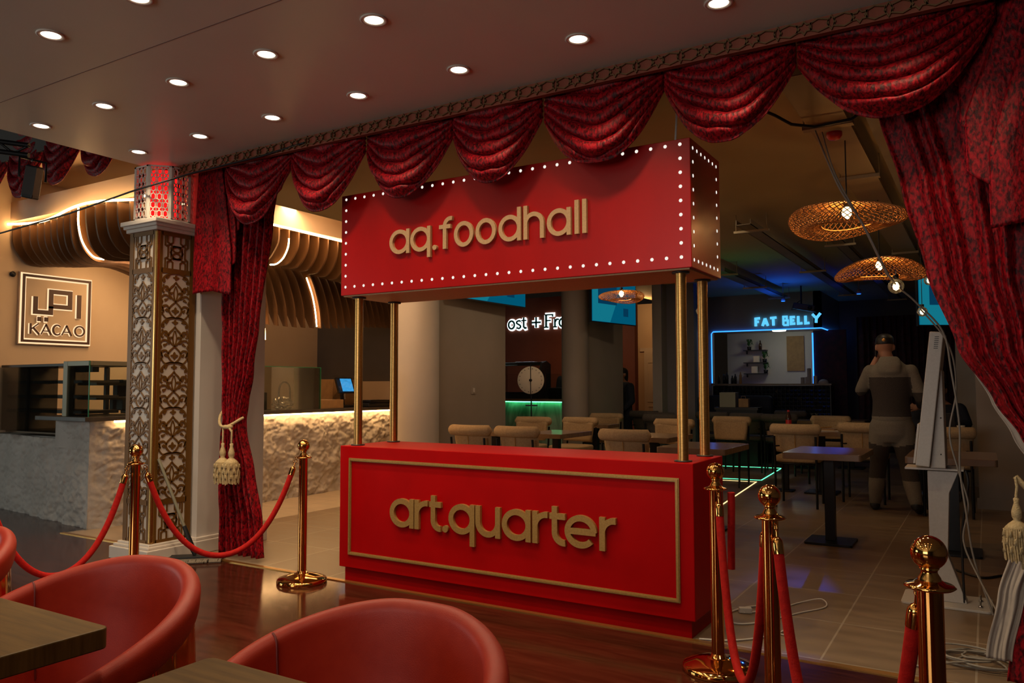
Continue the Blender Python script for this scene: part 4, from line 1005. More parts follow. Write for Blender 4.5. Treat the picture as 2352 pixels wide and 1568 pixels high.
# canopy of wooden fins with warm light lines
cn = thing('fin_canopy', 'wavy canopy of brown wooden fins with glowing amber light lines above the cafe counter', 'canopy', (-3.2, 1.5, 2.5)); ca_ = (-3.2, 1.5, 2.5)
ZT = 2.97
m = MB(); m.lo((-5.0, 0.34, 2.985), (-2.72, 0.62, 3.19)); m.lo((-3.0, 0.62, 2.985), (-2.72, 4.75, 3.235)); m.build('fascia', 'beige_paint', cn, ca_)
FX = lambda x: 0.30 + 0.06 * sin(2.6 * x + 1.0)       # front wave
FZ = lambda x: 2.945 + 0.022 * sin(3.4 * x + 0.6)
def fin(poly, plane, c, th=0.020):
    fr = (lambda a, b, d: (c + d, a, b)) if plane == 'x' else (lambda a, b, d: (a, c + d, b))
    MB().prism(poly, -th / 2, th / 2, fr).build('fin', 'fin_mdf', cn, ca_)
x = -4.95
while x < -2.78:
    y0 = FX(x); zt = FZ(x) - 0.012; zb_ = 2.505 + 0.045 * sin(2.2 * x + 0.4)
    out = smooth([(y0, zt), (y0 + 0.005, zt - 0.16), (y0 + 0.05, zb_ + 0.13), (y0 + 0.16, zb_ + 0.015), (y0 + 0.30, zb_)], 5)
    if x > -4.1: inn = smooth([(y0 + 0.30, zb_), (y0 + 0.55, zb_ + 0.02), (y0 + 0.85, zb_ - 0.06), (y0 + 1.05, zb_ - 0.17)], 4) + [(y0 + 1.10, zb_ - 0.15), (y0 + 1.10, zt)]
    else: inn = smooth([(y0 + 0.30, zb_), (y0 + 0.45, zb_ + 0.03), (y0 + 0.55, zb_ + 0.10)], 4) + [(y0 + 0.60, zt)]
    fin(out + inn[1:], 'x', x); x += 0.150
y = 0.60
while y < 4.7:
    xo = -2.74 + 0.05 * sin(1.9 * y); zt = 2.985; zb_ = 2.56 + 0.07 * sin(1.5 * y - 1.2)
    out = smooth([(xo, zt), (xo - 0.005, zt - 0.15), (xo - 0.05, zb_ + 0.12), (xo - 0.16, zb_ + 0.01), (xo - 0.30, zb_)], 5)
    inn = smooth([(xo - 0.30, zb_), (xo - 0.45, zb_ + 0.04), (xo - 0.55, zb_ + 0.14)], 4) + [(xo - 0.6, zt)]
    fin(out + inn[1:], 'y', y); y += 0.150
y = 2.0
while y < 4.72:
    b = 2.02 + 0.05 * sin(1.7 * y)
    xo = -3.42 + 0.05 * sin(2.1 * y + .5)
    out = smooth([(xo - 0.26, 2.78), (xo - 0.12, 2.60), (xo - 0.03, 2.40), (xo + 0.03, 2.2), (xo + 0.06, b)], 5)
    fin(out + [(xo + 0.0, b + 0.01), (xo - 0.16, 2.25), (xo - 0.42, 2.78)], 'y', y, 0.022); y += 0.128
# light lines
lm = MB(); lm.tube([(lerp(-5.0, -2.72, i / 40), FX(lerp(-5.0, -2.72, i / 40)) - 0.012, FZ(lerp(-5.0, -2.72, i / 40))) for i in range(41)], 0.011, 8); lm.build('light_line', 'led_amber', cn, ca_)
lm = MB(); lm.tube([(-2.722 + 0.006 * sin(1.9 * yy), yy, 2.966 + 0.010 * sin(1.3 * yy)) for yy in [0.3 + 4.4 * i / 40 for i in range(41)]], 0.011, 8); lm.build('light_line', 'led_amber', cn, ca_)
def vline(pts, r=0.008): MB().tube(pts, r, 8).build('light_line', 'led_amber', cn, ca_)
x = -3.555; y0 = FX(x)
vline([(x, y0 - .014 + a, z) for a, z in smooth([(0, 2.94), (.005, 2.78), (.05, 2.62), (.15, 2.505), (.26, 2.49)], 6)])
yq = 2.04; vline([(q, yq, z) for q, z in smooth([(-2.715, 2.86), (-2.73, 2.76), (-2.80, 2.655), (-2.90, 2.60), (-3.0, 2.598)], 6)])
yq = 3.10; vline([(q, yq, z) for q, z in smooth([(-3.54, 2.62), (-3.44, 2.40), (-3.385, 2.2), (-3.355, 2.0)], 6)])
yq = 2.28; vline([(q, yq, z) for q, z in smooth([(-3.38, 2.10), (-3.35, 1.96), (-3.335, 1.80)], 6)])
# lit sign on the cafe wall
sg = thing('wall_sign', 'square backlit cafe sign with angular emblem and KACAO lettering', 'sign', (-4.99, 0.82, 2.1)); sa = (-4.99, 0.82, 2.1)
MB().lo((-4.995, 0.435, 1.715), (-4.965, 1.215, 2.480)).build('panel', 'beige_paint', sg, sa, bevel=0.004)
Fs = YZ(-4.965)
# frame of sign-space: crop coordinates (u right, v down) -> wall
def sp(u, v): return (lerp(0.435, 1.215, (u - 105) / (508 - 105)), lerp(2.480, 1.715, (v - 950) / (1360 - 950)))
def bars(ws, mat, d0, d1, nm):
    m = MB()
    for pts, closed in ST_LOGO: m.stroke([sp(*p) for p in pts], ws, d0, d1, Fs, closed=closed)
    return m.build(nm, mat, sg, sa)
ST_LOGO = [([(428, 1055), (428, 1195)], False), ([(270, 1050), (376, 1050), (376, 1135), (270, 1135)], True), ([(270, 1135), (270, 1173), (187, 1173), (187, 1085)], False), ([(200, 1213), (220, 1213)], False), ([(237, 1213), (257, 1213)], False)]
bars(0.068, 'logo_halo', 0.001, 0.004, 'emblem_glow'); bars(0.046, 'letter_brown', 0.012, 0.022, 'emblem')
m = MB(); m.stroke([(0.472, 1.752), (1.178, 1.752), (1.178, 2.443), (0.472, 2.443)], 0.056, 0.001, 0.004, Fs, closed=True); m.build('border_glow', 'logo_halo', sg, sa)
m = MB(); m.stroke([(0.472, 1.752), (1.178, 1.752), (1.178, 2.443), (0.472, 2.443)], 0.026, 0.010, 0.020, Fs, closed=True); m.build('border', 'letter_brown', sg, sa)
def serif_letter(ch, u0, u1, v0=1300, v1=1240):
    U = lambda a, b: sp(lerp(u0, u1, a), lerp(v0, v1, b))
    T, t_ = 0.021, 0.012
    if ch == 'K': return [([U(.12, 0), U(.12, 1)], T), ([U(.16, .45), U(.9, 1)], t_), ([U(.38, .6), U(1, 0)], T)]
    if ch == 'A': return [([U(0, 0), U(.5, 1)], t_), ([U(.46, 1), U(1, 0)], T), ([U(.2, .34), U(.78, .34)], t_)]
    if ch == 'C': return [([U(*p) for p in arc(.55, .5, .5, .47, 42, 318, 24)], [lerp(t_, T, sin(PI * i / 24)) for i in range(25)])]
    return [([U(*p) for p in arc(.5, .5, .47, .47, 0, 360, 30)[:-1]], 'o')]
for ch, a, b in (('K', 160, 212), ('A', 222, 276), ('C', 285, 330), ('A', 335, 390), ('O', 408, 465)):
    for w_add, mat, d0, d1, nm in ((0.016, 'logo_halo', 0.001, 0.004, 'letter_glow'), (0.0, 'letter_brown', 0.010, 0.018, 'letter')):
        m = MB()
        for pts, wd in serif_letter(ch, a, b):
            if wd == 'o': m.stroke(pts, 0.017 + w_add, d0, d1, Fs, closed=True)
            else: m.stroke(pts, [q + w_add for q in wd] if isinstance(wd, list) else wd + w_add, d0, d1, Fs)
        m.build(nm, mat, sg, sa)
# small black fixture and spotlight hanging on a truss at top left
o = MB(); o.lathe([(0, 0), (.028, 0.005), (.03, .02), (0, .03)], (-4.99, 0.37, 2.44), seg=16, mat4=Matrix.Rotation(PI / 2, 4, 'Y')); o = o.build('wall_fixture', 'black_plastic', None, at=(-4.99, 0.37, 2.44)); tag(o, 'small round black fixture on the cafe wall beside the sign', 'wall fixture')
tr = thing('lighting_truss', 'black truss bar running out of frame at top left', 'truss', (-2.6, -0.95, 2.98)); ta = (-2.6, -0.95, 2.98)
t0, t1 = Vector((-2.02, -1.0, 2.955)), Vector((-4.2, -2.4, 3.30))
MB().tube([t0, t1], .018, 10).build('chord', 'black_metal', tr, ta); MB().tube([t0 + Vector((0, 0, -.07)), t1 + Vector((0, 0, -.07))], .018, 10).build('chord', 'black_metal', tr, ta)
m = MB()
for i in range(12):
    a, b = t0.lerp(t1, i / 12), t0.lerp(t1, (i + .5) / 12); c = t0.lerp(t1, (i + 1) / 12); dn = Vector((0, 0, -.07)); m.tube([a, b + dn, c], .009, 6)
m.build('lattice', 'black_metal', tr, ta)
sl = thing('spotlight', 'black box spotlight hanging from the truss at top left', 'spotlight', (-2.02, -0.97, 2.76)); sa2 = (-2.02, -0.97, 2.76)
q = Matrix.Rotation(0.25, 4, 'Y') @ Matrix.Rotation(0.5, 4, 'Z')
MB().box((-2.02, -0.97, 2.70), (0.085, 0.085, 0.23), mat4=q).build('housing', 'black_plastic', sl, sa2, bevel=.01)
MB().box((-2.02 + .030, -0.97 - .015, 2.70), (0.08, 0.07, 0.19), mat4=q).build('barn_door', 'dark_frame', sl, sa2)
MB().tube([(-2.02, -1.06, 2.72), (-2.02, -1.06, 2.86), (-2.02, -0.88, 2.86), (-2.02, -0.88, 2.72)], .009, 8).build('yoke', 'black_metal', sl, sa2)
MB().tube([(-2.02, -0.97, 2.85), (-2.02, -0.975, 2.864)], .012, 8).build('clamp', 'black_metal', sl, sa2)

# ================================================================== THE HALL BEHIND
def rounded_box(sx, sy, sz, r, n=5):
    m = MB(); nu, nv = 36, 18
    def fn(u, v):
        th, ph = 2 * PI * u, -PI / 2 + PI * v
        d = (cos(th) * cos(ph), sin(th) * cos(ph), sin(ph)); e = 0.38
        f = lambda c: math.copysign(abs(c) ** e, c)
        return (sx / 2 * f(cos(th)) * abs(cos(ph)) ** e, sy / 2 * f(sin(th)) * abs(cos(ph)) ** e, sz / 2 * f(sin(ph)))
    return m.grid(fn, nu, nv, cu=True)
def hall_chair(fab):
    t = thing('dining_chair', '', 'chair', (0, 0, 0), 0, None)
    s = rounded_box(0.47, 0.46, 0.075, 0.03); s.v = [(x, y + 0.02, z + 0.495) for x, y, z in s.v]; s.build('seat', fab, t)
    def panel(u, v):
        a = (u - .5) * 2; z = lerp(0.575, 0.80, v)
        w_ = 0.215 - 0.025 * (1 - v) ** 2
        return (a * w_, -0.20 + 0.075 * a * a - 0.03 * v, z + 0.012 * (1 - a * a) * (1 if v > .5 else -1) * abs(v - .5) * 2)
    bk = MB().grid(panel, 22, 10).build('backrest', fab, t, solid=0.045)
    sm = MB().tube([(0, -0.226 - 0.03 * q, lerp(0.575, 0.76, q)) for q in (0, .33, .66, 1)], 0.004, 5).build('piping', 'piping' if fab == 'chair_fabric' else fab, bk)
    rl = MB(); N = 20; pts = []; rad = []
    for i in range(N + 1):
        a = -1 + 2 * i / N; pts.append((a * 0.250, -0.258 + 0.075 * a * a, 0.812)); e = min(1, (1 - abs(a)) * 9); rad.append(0.060 * math.sqrt(max(0.04, 1 - (1 - e) ** 2)))
    rl.tube(pts, rad, 14); rl.v = [(x, y, 0.812 + (z - 0.812) * 0.95) for x, y, z in rl.v]; rl.build('top_roll', fab, t)
    for sx in (-1, 1):
        MB().tube([(sx * .205, -.235, 0), (sx * .205, -.232, .46), (sx * .205, -.262, .74)], .0125, 10).build('leg', 'black_metal', t)
        MB().tube([(sx * .205, .215, 0), (sx * .205, .215, .465)], .0125, 10).build('leg', 'black_metal', t)
        MB().tube([(sx * .205, -.245, .635), (sx * .165, -.20, .635)], .008, 8).build('bracket', 'black_metal', t)
    MB().tube([(-.205, -.232, .452), (.205, -.232, .452), (.205, .215, .452), (-.205, .215, .452)], .010, 8, closed=True).build('seat_frame', 'black_metal', t)
    return t
hc = hall_chair('chair_fabric'); register(hc)
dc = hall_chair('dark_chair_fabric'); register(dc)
GB, GF, GD = 'tan dining chairs with their backs to the stall', 'tan dining chairs facing the stall', 'dark dining chairs at the back of the hall'
CH = [(hc, -0.93, 3.10, 0.0, 'tan dining chair behind the stall, leftmost of those with a rolled back', GB),
      (hc, -0.37, 3.11, 0.0, 'tan dining chair seen over the stall counter, second from the left', GB),
      (hc, 0.78, 3.13, 0.0, 'tan dining chair seen over the stall counter just left of the right posts', GB),
      (hc, 1.93, 4.93, 0.04, 'tan dining chair right of the stall at the blue lit table', GB),
      (hc, 2.50, 5.62, 0.0, 'tan dining chair half hidden behind the standing person', GB),
      (hc, 3.32, 5.05, 0.0, 'tan dining chair behind the white ordering terminal beside the right wall', GB),
      (hc, -1.40, 4.86, PI + 0.1, 'tan dining chair beyond the far side of the leftmost dining table', GF),
      (hc, -0.83, 5.02, PI - 0.05, 'tan dining chair on the far side of the blue glinting table', GF),
      (hc, -1.12, 6.55, PI + 0.1, 'tan dining chair near the second round column', GF),
      (hc, 0.40, 5.12, PI, 'tan dining chair between the two pairs of gold posts, facing the stall', GF),
      (hc, 0.80, 6.2, PI, 'tan dining chair seen between the right hand gold posts', GF),
      (hc, 1.88, 7.05, PI, 'tan dining chair behind the table with the cola bottle', GF),
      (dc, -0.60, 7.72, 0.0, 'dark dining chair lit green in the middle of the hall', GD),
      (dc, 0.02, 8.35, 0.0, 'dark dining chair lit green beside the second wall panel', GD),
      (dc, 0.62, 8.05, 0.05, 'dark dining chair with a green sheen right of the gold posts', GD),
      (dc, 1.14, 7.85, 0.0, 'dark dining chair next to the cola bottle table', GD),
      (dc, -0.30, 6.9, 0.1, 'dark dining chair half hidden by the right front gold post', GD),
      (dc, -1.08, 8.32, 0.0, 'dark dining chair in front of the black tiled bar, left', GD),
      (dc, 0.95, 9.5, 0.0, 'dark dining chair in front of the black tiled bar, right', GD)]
used = set()
for proto, x, y, r_, lab, grp in CH:
    if proto.name not in used:
        used.add(proto.name); proto.location = (x, y, 0); proto.rotation_euler = (0, 0, r_); proto['label'] = lab; proto['group'] = grp
    else: copy_tree(proto, (x, y, 0), r_, lab, grp)
TG = 'dining tables in the hall'
for x0, y0, x1, y1, lab in ((2.26, 2.60, 2.84, 3.36, 'dining table right of the stall with a blue sheen and a black square foot'),
    (3.13, 2.66, 3.72, 3.42, 'dining table behind the white ordering terminal, by the right wall'),
    (1.20, 2.62, 1.80, 3.40, 'dining table directly behind the right end of the stall'),
    (-0.85, 3.75, -0.32, 4.55, 'dining table with a blue glint seen over the stall counter'),
    (0.30, 3.75, 0.90, 4.55, 'dining table seen over the stall counter left of the right posts'),
    (-1.65, 3.78, -1.10, 4.40, 'dining table beside the pale wall panel'),
    (1.68, 5.66, 2.26, 6.42, 'dining table holding papers, seen behind the blue lit table'),
    (2.90, 5.75, 3.48, 6.15, 'dining table with an open laptop beside the right wall'),
    (-1.30, 5.95, -0.75, 6.35, 'dining table in front of the second round column'),
    (1.02, 8.6, 1.55, 9.2, 'small blue glinting table deep in the hall'), (1.62, 8.9, 2.1, 9.5, 'distant table with a blue glint behind the cola bottle'),
    (1.45, 5.55, 1.66, 6.45, 'narrow side table under the cola bottle')):
    cafe_table(x0, y0, x1, y1, 0.74, 0.0, 'hall_table_wood', lab, TG, th=0.05, base=0.36 if x1 - x0 > .4 else 0.2)
# things on the tables
t = thing('cola_bottle', 'cola bottle with a red label and red cap on a dining table', 'bottle', (1.60, 6.03, 0.74))
MB().lathe([(0, 0), (.030, 0), (.034, .01), (.034, .07), (.031, .09), (.034, .12), (.030, .16), (.015, .20), (.012, .215), (0, .215)], seg=24).build('bottle', 'cola', t)
MB().lathe([(.0346, .06), (.0346, .115)], seg=24).build('label', 'bottle_red', t); MB().lathe([(.014, .212), (.014, .232), (0, .233)], seg=16).build('cap', 'bottle_red', t)
t = thing('paper_pile', 'papers and a brown folder lying on the table right of the cola bottle', 'papers', (2.05, 5.90, 0.74))
MB().box((0, 0, .006), (.28, .20, .012), rz=.2).build('notebook', 'paper', t); MB().box((.02, .02, .018), (.22, .16, .012), rz=-.3).build('folder', 'kraft', t); MB().tube([(-.12, .0, .03), (.05, .06, .045)], .006, 6).build('pen', 'gold_trim', t)
t = thing('laptop', 'open dark laptop on the table in front of the seated person', 'laptop', (3.20, 5.95, 0.74))
MB().box((0, .02, .009), (.33, .23, .018)).build('keyboard_half', 'black_plastic', t, bevel=.004); MB().box((0, -.115, .125), (.33, .010, .22), mat4=Matrix.Rotation(0.25, 4, 'X')).build('lid', 'dark_frame', t, bevel=.003)
t = thing('takeaway_cup', 'white paper cup on the laptop table by the right wall', 'cup', (3.42, 5.82, 0.74)); MB().lathe([(0, 0), (.028, 0), (.040, .10), (.037, .10), (.026, .004), (0, .004)], seg=24).build('cup', 'paper', t)

# ---------------------------------------------------------------- rattan lamps
def rattan(k, zc=0.48):
    t = thing('rattan_lamp', '', 'pendant lamp', (0, 0, 0), 0, 'woven rattan pendant lamps')
    prof = [(0.03, 0.085), (0.10, 0.080), (0.20, 0.062), (0.29, 0.030), (0.335, -0.005), (0.345, -0.035), (0.325, -0.062), (0.27, -0.078), (0.20, -0.070), (0.15, -0.050)]
    def surf(th, s_):
        q = s_ * (len(prof) - 1); i = min(int(q), len(prof) - 2); f = q - i
        r, z = lerp(prof[i][0], prof[i + 1][0], f), lerp(prof[i][1], prof[i + 1][1], f)
        wv = 0.034 * sin(2 * th + 0.6) * (r / 0.345) ** 2
        return (k * r * cos(th), k * r * sin(th), k * (z + wv))
    m = MB(); NS = 54
    for dr in (1, -1):
        for q in range(NS):
            th0 = 2 * PI * q / NS
            m.tube([surf(th0 + dr * 1.0 * j / 17, j / 17) for j in range(18)], 0.0027 * k, 4, caps=False)
    m.build('shade', 'rattan', t)
    for s_, r_ in ((1.0, .004), (0.0, .004)): MB().tube([surf(2 * PI * i / 48, s_) for i in range(48)], r_, 6, closed=True).build('rim', 'rattan', t)
    b = MB().lathe([(0, .015), (.012, .02), (.028, .045), (.030, .06), (.022, .08), (.014, .09), (0, .09)], (0, 0, -.03), seg=20); b.build('light_bulb', 'filament', t)
    MB().lathe([(0, .06), (.018, .06), (.018, .10), (0, .10)], seg=16).build('socket', 'black_plastic', t)
    MB().tube([(0, 0, .09), (0, 0, zc)], .004, 6).build('cord', 'black_plastic', t)
    return t
r0 = rattan(1.0); register(r0)
RL = [(2.96, 1.31, 2.31, 1.0, 0.2, 'largest woven rattan lamp, hanging nearest the stall on the right'), (2.95, 3.12, 2.22, 1.0, 1.4, 'woven rattan lamp hanging behind the largest one'), (-0.09, 4.91, 2.36, 0.80, 2.6, 'woven rattan lamp seen under the red sign box')]
for i, (x, y, z, k, r_, lab) in enumerate(RL):
    if i == 0: o = r0; o.location = (x, y, z); o.rotation_euler = (0, 0, r_); o['label'] = lab
    else: o = rattan(k, 0.568 if i == 1 else 2.965 - z); o.location = (x, y, z); o.rotation_euler = (0, 0, r_); o['label'] = lab
    light('POINT', 'rattan_bulb', (x, y, z + 0.0), 11.0 if i < 2 else 8.0, (1.0, 0.46, 0.13), shadow_soft_size=0.03)
def globe(loc, zc, r, label, wire='black_plastic'):
    t = thing('globe_bulb', label, 'light bulb', loc, 0, 'clear globe bulbs')
    MB().lathe([(0, -r)] + [(r * cos(a), r * sin(a)) for a in [-PI / 2 + PI * i / 16 for i in range(1, 15)]] + [(r * .3, r * 1.05)], seg=28).build('glass', 'bulb_glass', t)
    MB().lathe([(0, -r * .6), (r * .34, -r * .4), (r * .42, 0), (r * .2, r * .5), (0, r * .55)], seg=12).build('filament', 'filament', t)
    MB().lathe([(0, r * .9), (r * .36, r * .9), (r * .36, r * 1.5), (0, r * 1.5)], seg=14).build('socket', 'black_plastic', t)
    MB().tube([(0, 0, r * 1.4), (0, 0, zc - loc[2])], .0035, 6).build('wire', wire, t)
globe((1.19, 3.95, 2.03), 2.965, 0.045, 'small globe bulb hanging just left of the right rear gold post')
globe((3.249, 0.997, 1.825), 1.91, 0.042, 'globe bulb by the pale cord below the second rattan lamp', 'cable_grey')
globe((3.13, 5.11, 2.02), 2.965, 0.05, 'globe bulb in front of the screen at right')
globe((3.20, 5.14, 2.34), 2.965, 0.05, 'globe bulb beside the right curtain edge')

# ---------------------------------------------------------------- ceiling services
ct = thing('cable_tray', 'perforated cable tray running away along the ceiling above the lamps', 'cable tray', (2.90, 0.3, 2.80)); c_ = (2.90, 0.3, 2.80)
MB().lo((2.80, 0.15, 2.815), (3.02, 12.6, 2.819)).build('tray_bottom', 'perforated', ct, c_)
m = MB(); m.lo((2.796, 0.15, 2.815), (2.80, 12.6, 2.85)); m.lo((3.02, 0.15, 2.815), (3.024, 12.6, 2.85)); m.build('tray_side', 'tray_metal', ct, c_)
for yy in (1.0, 2.35, 4.2, 6.2, 8.6):
    MB().lo((2.77, yy - .03, 2.79), (3.05, yy + .03, 2.814)).build('hanger', 'tray_metal', ct, c_); 
    m = MB(); m.tube([(2.775, yy, 2.80), (2.775, yy, 2.965)], .006, 6); m.tube([(3.045, yy, 2.80), (3.045, yy, 2.965)], .006, 6); m.build('rod', 'tray_metal', ct, c_)
o = MB().tube([(2.55, 0.72, 2.90), (2.66, 0.76, 2.84), (2.74, 0.82, 2.79), (2.86, 0.86, 2.765), (3.06, 0.86, 2.775), (3.12, 0.90, 2.83)], .009, 8).build('conduit', 'black_plastic', None, at=(2.86, 1.0, 2.77)); tag(o, 'black conduit crossing under the cable tray near the right swags', 'conduit')
t = thing('smoke_detector', 'small red and white sounder hanging under the cable tray', 'detector', (2.93, 1.10, 2.775)); MB().lathe([(0, -.035), (.03, -.03), (.045, -.01), (.045, .012), (0, .012)], seg=20).build('body', 'bottle_red', t)
for x0, x1, y0, y1, z, lab in ((1.66, 1.80, 3.6, 10.6, 2.80, 'narrow dark cable tray over the middle of the hall'), (0.55, 0.72, 6.5, 10.4, 2.80, 'short dark cable tray in front of the bar sign'), (2.28, 2.40, 5.0, 12.0, 2.82, 'dark cable tray over the standing person')):
    t = thing('ceiling_tray', lab, 'cable tray', ((x0 + x1) / 2, y0, z))
    l = ((x0 + x1) / 2, y0, z); m = MB(); m.lo((x0, y0, z), (x1, y1, z + .006)); m.lo((x0, y0, z), (x0 + .006, y1, z + .05)); m.lo((x1 - .006, y0, z), (x1, y1, z + .05)); m.build('tray', 'beam_paint', t, l)
    for yy in (y0 + .3, (y0 + y1) / 2, y1 - .3):
        MB().lo((x0 - .10, yy - .02, z - .022), (x1 + .10, yy + .02, z)).build('crossbar', 'tray_metal', t, l)
        for xx in (x0 - .08, x1 + .08): MB().tube([(xx, yy, z - .02), (xx, yy, 2.965)], .005, 6).build('rod', 'tray_metal', t, l)
t = thing('projector', 'black projector hanging from a ceiling pole in front of the bar sign', 'projector', (1.02, 10.0, 2.62))
MB().tube([(0, 0, .02), (0, 0, .345)], .014, 10).build('pole', 'black_metal', t); MB().box((.06, 0, -.03), (.36, .24, .10), mat4=Matrix.Rotation(.22, 4, 'Y')).build('body', 'black_plastic', t, bevel=.012)
MB().lathe([(0, 0), (.035, 0), (.03, .03), (0, .03)], (.16, -.12, -.05), seg=16, mat4=Matrix.Rotation(PI / 2, 4, 'X')).build('lens_barrel', 'black_metal', t); MB().tube([(0, 0, .1), (-.14, .02, .02), (-.16, 0, -.06), (-.05, -.05, -.05)], .006, 6).build('cable', 'black_plastic', t)
for x, y, lab in ((0.84, 9.45, 'small blue lit ceiling spot near the bar sign'), (2.05, 9.0, 'small blue lit ceiling spot behind the projector')):
    t = thing('ceiling_spot', lab, 'spotlight', (x, y, 2.70)); MB().tube([(0, 0, 0), (0, 0, .265)], .008, 6).build('stem', 'beam_paint', t); MB().lathe([(0, .03), (.03, .03), (.035, -.04), (0, -.04)], seg=18).build('can', 'beam_paint', t); MB().lathe([(0, -.042), (.03, -.042), (.03, -.040), (0, -.040)], seg=18).build('lens', 'led_blue', t)

# ---------------------------------------------------------------- screens
def screen(label, p0, p1, z0, z1, deco, tilt=0.0):
    cx, cy = (p0[0] + p1[0]) / 2, (p0[1] + p1[1]) / 2; dx, dy = p1[0] - p0[0], p1[1] - p0[1]; W_ = math.hypot(dx, dy); H_ = z1 - z0
    t = thing('wall_screen', label, 'screen', (cx, cy, (z0 + z1) / 2), math.atan2(dy, dx), 'screens showing cyan pictures')
    fr = lambda a, b, d: (a, -d + b * tilt, b)
    MB().prism([(-W_ / 2, -H_ / 2), (W_ / 2, -H_ / 2), (W_ / 2, H_ / 2), (-W_ / 2, H_ / 2)], -0.04, 0.0, fr).build('housing', 'screen_back', t)
    q = MB(); b = .012; q.prism([(-W_ / 2 + b, -H_ / 2 + b), (W_ / 2 - b, -H_ / 2 + b), (W_ / 2 - b, H_ / 2 - b), (-W_ / 2 + b, H_ / 2 - b)], 0.0, 0.002, fr); q.build('picture', 'screen_cyan', t)
    k = 0.003
    for poly, mt in deco:
        MB().prism([(x * W_ / 2, y * H_ / 2) for x, y in poly], 0.002, k, fr).build('picture_patch', mt, t); k += 0.001
    MB().box((0, .08, 0), (.2, .10, .2)).build('bracket', 'black_metal', t)
scn = [([(-.96, -.95), (-.2, -.95), (.1, .0), (-.2, .95), (-.96, .95)], 'screen_bright'), ([(-.72, -.15), (.1, -.15), (.1, .9), (-.72, .9)], 'screen_deep'), ([(-.8, -.28), (.0, -.28), (.0, -.20), (-.8, -.20)], 'screen_bright'), ([(.4, -.62), (.62, -.62), (.62, -.25), (.4, -.25)], 'screen_deep')]
screen('screen with a cyan picture, half cut off by the red sign box', (-1.80, 3.9), (-1.72, 5.4), 2.34, 2.94, scn)
screen('cyan screen behind the small rattan lamp under the sign box', (-1.19, 6.38), (-0.98, 7.55), 2.20, 2.86, scn)
screen('cyan screen half hidden by the edge of the right curtain', (3.02, 6.2), (3.85, 6.75), 1.95, 2.52, scn)
screen('lower cyan screen just above the white ordering terminal', (3.45, 8.2), (4.2, 8.4), 1.78, 2.12, scn[:1])

# ---------------------------------------------------------------- frozen dessert stand with the green counter
t = thing('green_counter', 'marble counter lit green from under its top behind the second column', 'counter', (-3.3, 8.7, 0)); l = (-3.3, 8.7, 0)
MB().lo((-4.02, 8.20, 0), (-1.9, 8.62, 0.99)).build('front', 'green_marble', t, l); MB().lo((-4.06, 8.13, 1.0), (-1.88, 8.65, 1.04)).build('worktop', 'brown_stone', t, l); MB().lo((-4.0, 8.145, .985), (-1.9, 8.16, .998)).build('led_strip', 'led_green_strong', t, l)
t = thing('display_freezer', 'curved glass display freezer on the green lit counter', 'freezer', (-3.55, 8.42, 1.04)); 
pr = [(-.2, 0), (-.2, .62), (-.05, .68), (.10, .64), (.20, .45), (.23, .10), (.23, 0)]
MB().prism([(-a, b) for a, b in pr], -.48, -.44, lambda a, b, d: (d, a, b)).build('end_panel', 'steel', t); MB().prism([(-a, b) for a, b in pr], .44, .48, lambda a, b, d: (d, a, b)).build('end_panel', 'black_plastic', t)
MB().lo((-.44, -.22, 0), (.44, .20, .12)).build('cabinet', 'black_plastic', t); MB().grid(lambda u, v: (lerp(-.44, .44, u), -interp([(0.10, .23), (.45, .20), (.64, .10), (.68, -.05)], lerp(.12, .68, v)), lerp(.12, .68, v)), 4, 14).build('curved_glass', 'clear_glass', t); MB().lo((-.44, -.06, .60), (.44, .18, .66)).build('canopy', 'steel', t)
t = thing('freezer_screen', 'low dark glass sneeze guard on the green lit counter', 'glass screen', (-2.45, 8.2, 1.04)); MB().lo((-.5, -.003, 0), (.45, .003, .44)).build('glass_pane', 'clear_glass', t); MB().lo((-.5, .1, 0), (.45, .4, .2)).build('tubs', 'black_plastic', t, bevel=.01)
# prize wheel on a black pole
t = thing('prize_wheel', 'round white spinning wheel on a black pole in front of the green counter', 'wheel', (-1.75, 5.60, 0), 0.27)
mm = Matrix.Rotation(PI / 2, 4, 'X')
MB().lathe([(0, 0), (.187, 0), (.192, .006), (.187, .012), (0, .012)], (0, -.02, 1.35), seg=48, mat4=mm).build('disc', 'paper', t)
m = MB()
for k in range(18): m.lathe([(0, 0), (.005, 0), (.004, .02), (0, .02)], (.162 * cos(2 * PI * k / 18), -.033, 1.35 + .162 * sin(2 * PI * k / 18)), seg=6, mat4=mm)
m.build('pegs', 'dark_frame', t); m = MB().tube([(0, .0, 0.02), (0, 0, 1.58)], .010, 8); m.lathe([(0, 0), (.022, 0), (.018, .03), (0, .03)], (0, -.03, 1.35), seg=12, mat4=mm); m.build('pole', 'black_metal', t); MB().box((0, .01, 1.0), (.16, .05, .02)).build('tray', 'black_metal', t); MB().tube([(0, -.034, 1.58), (0, -.036, 1.14)], .006, 6).build('pointer', 'black_metal', t)
MB().lathe([(0, 0), (.16, 0), (.15, .02), (0, .03)], seg=28).build('foot', 'black_metal', t)
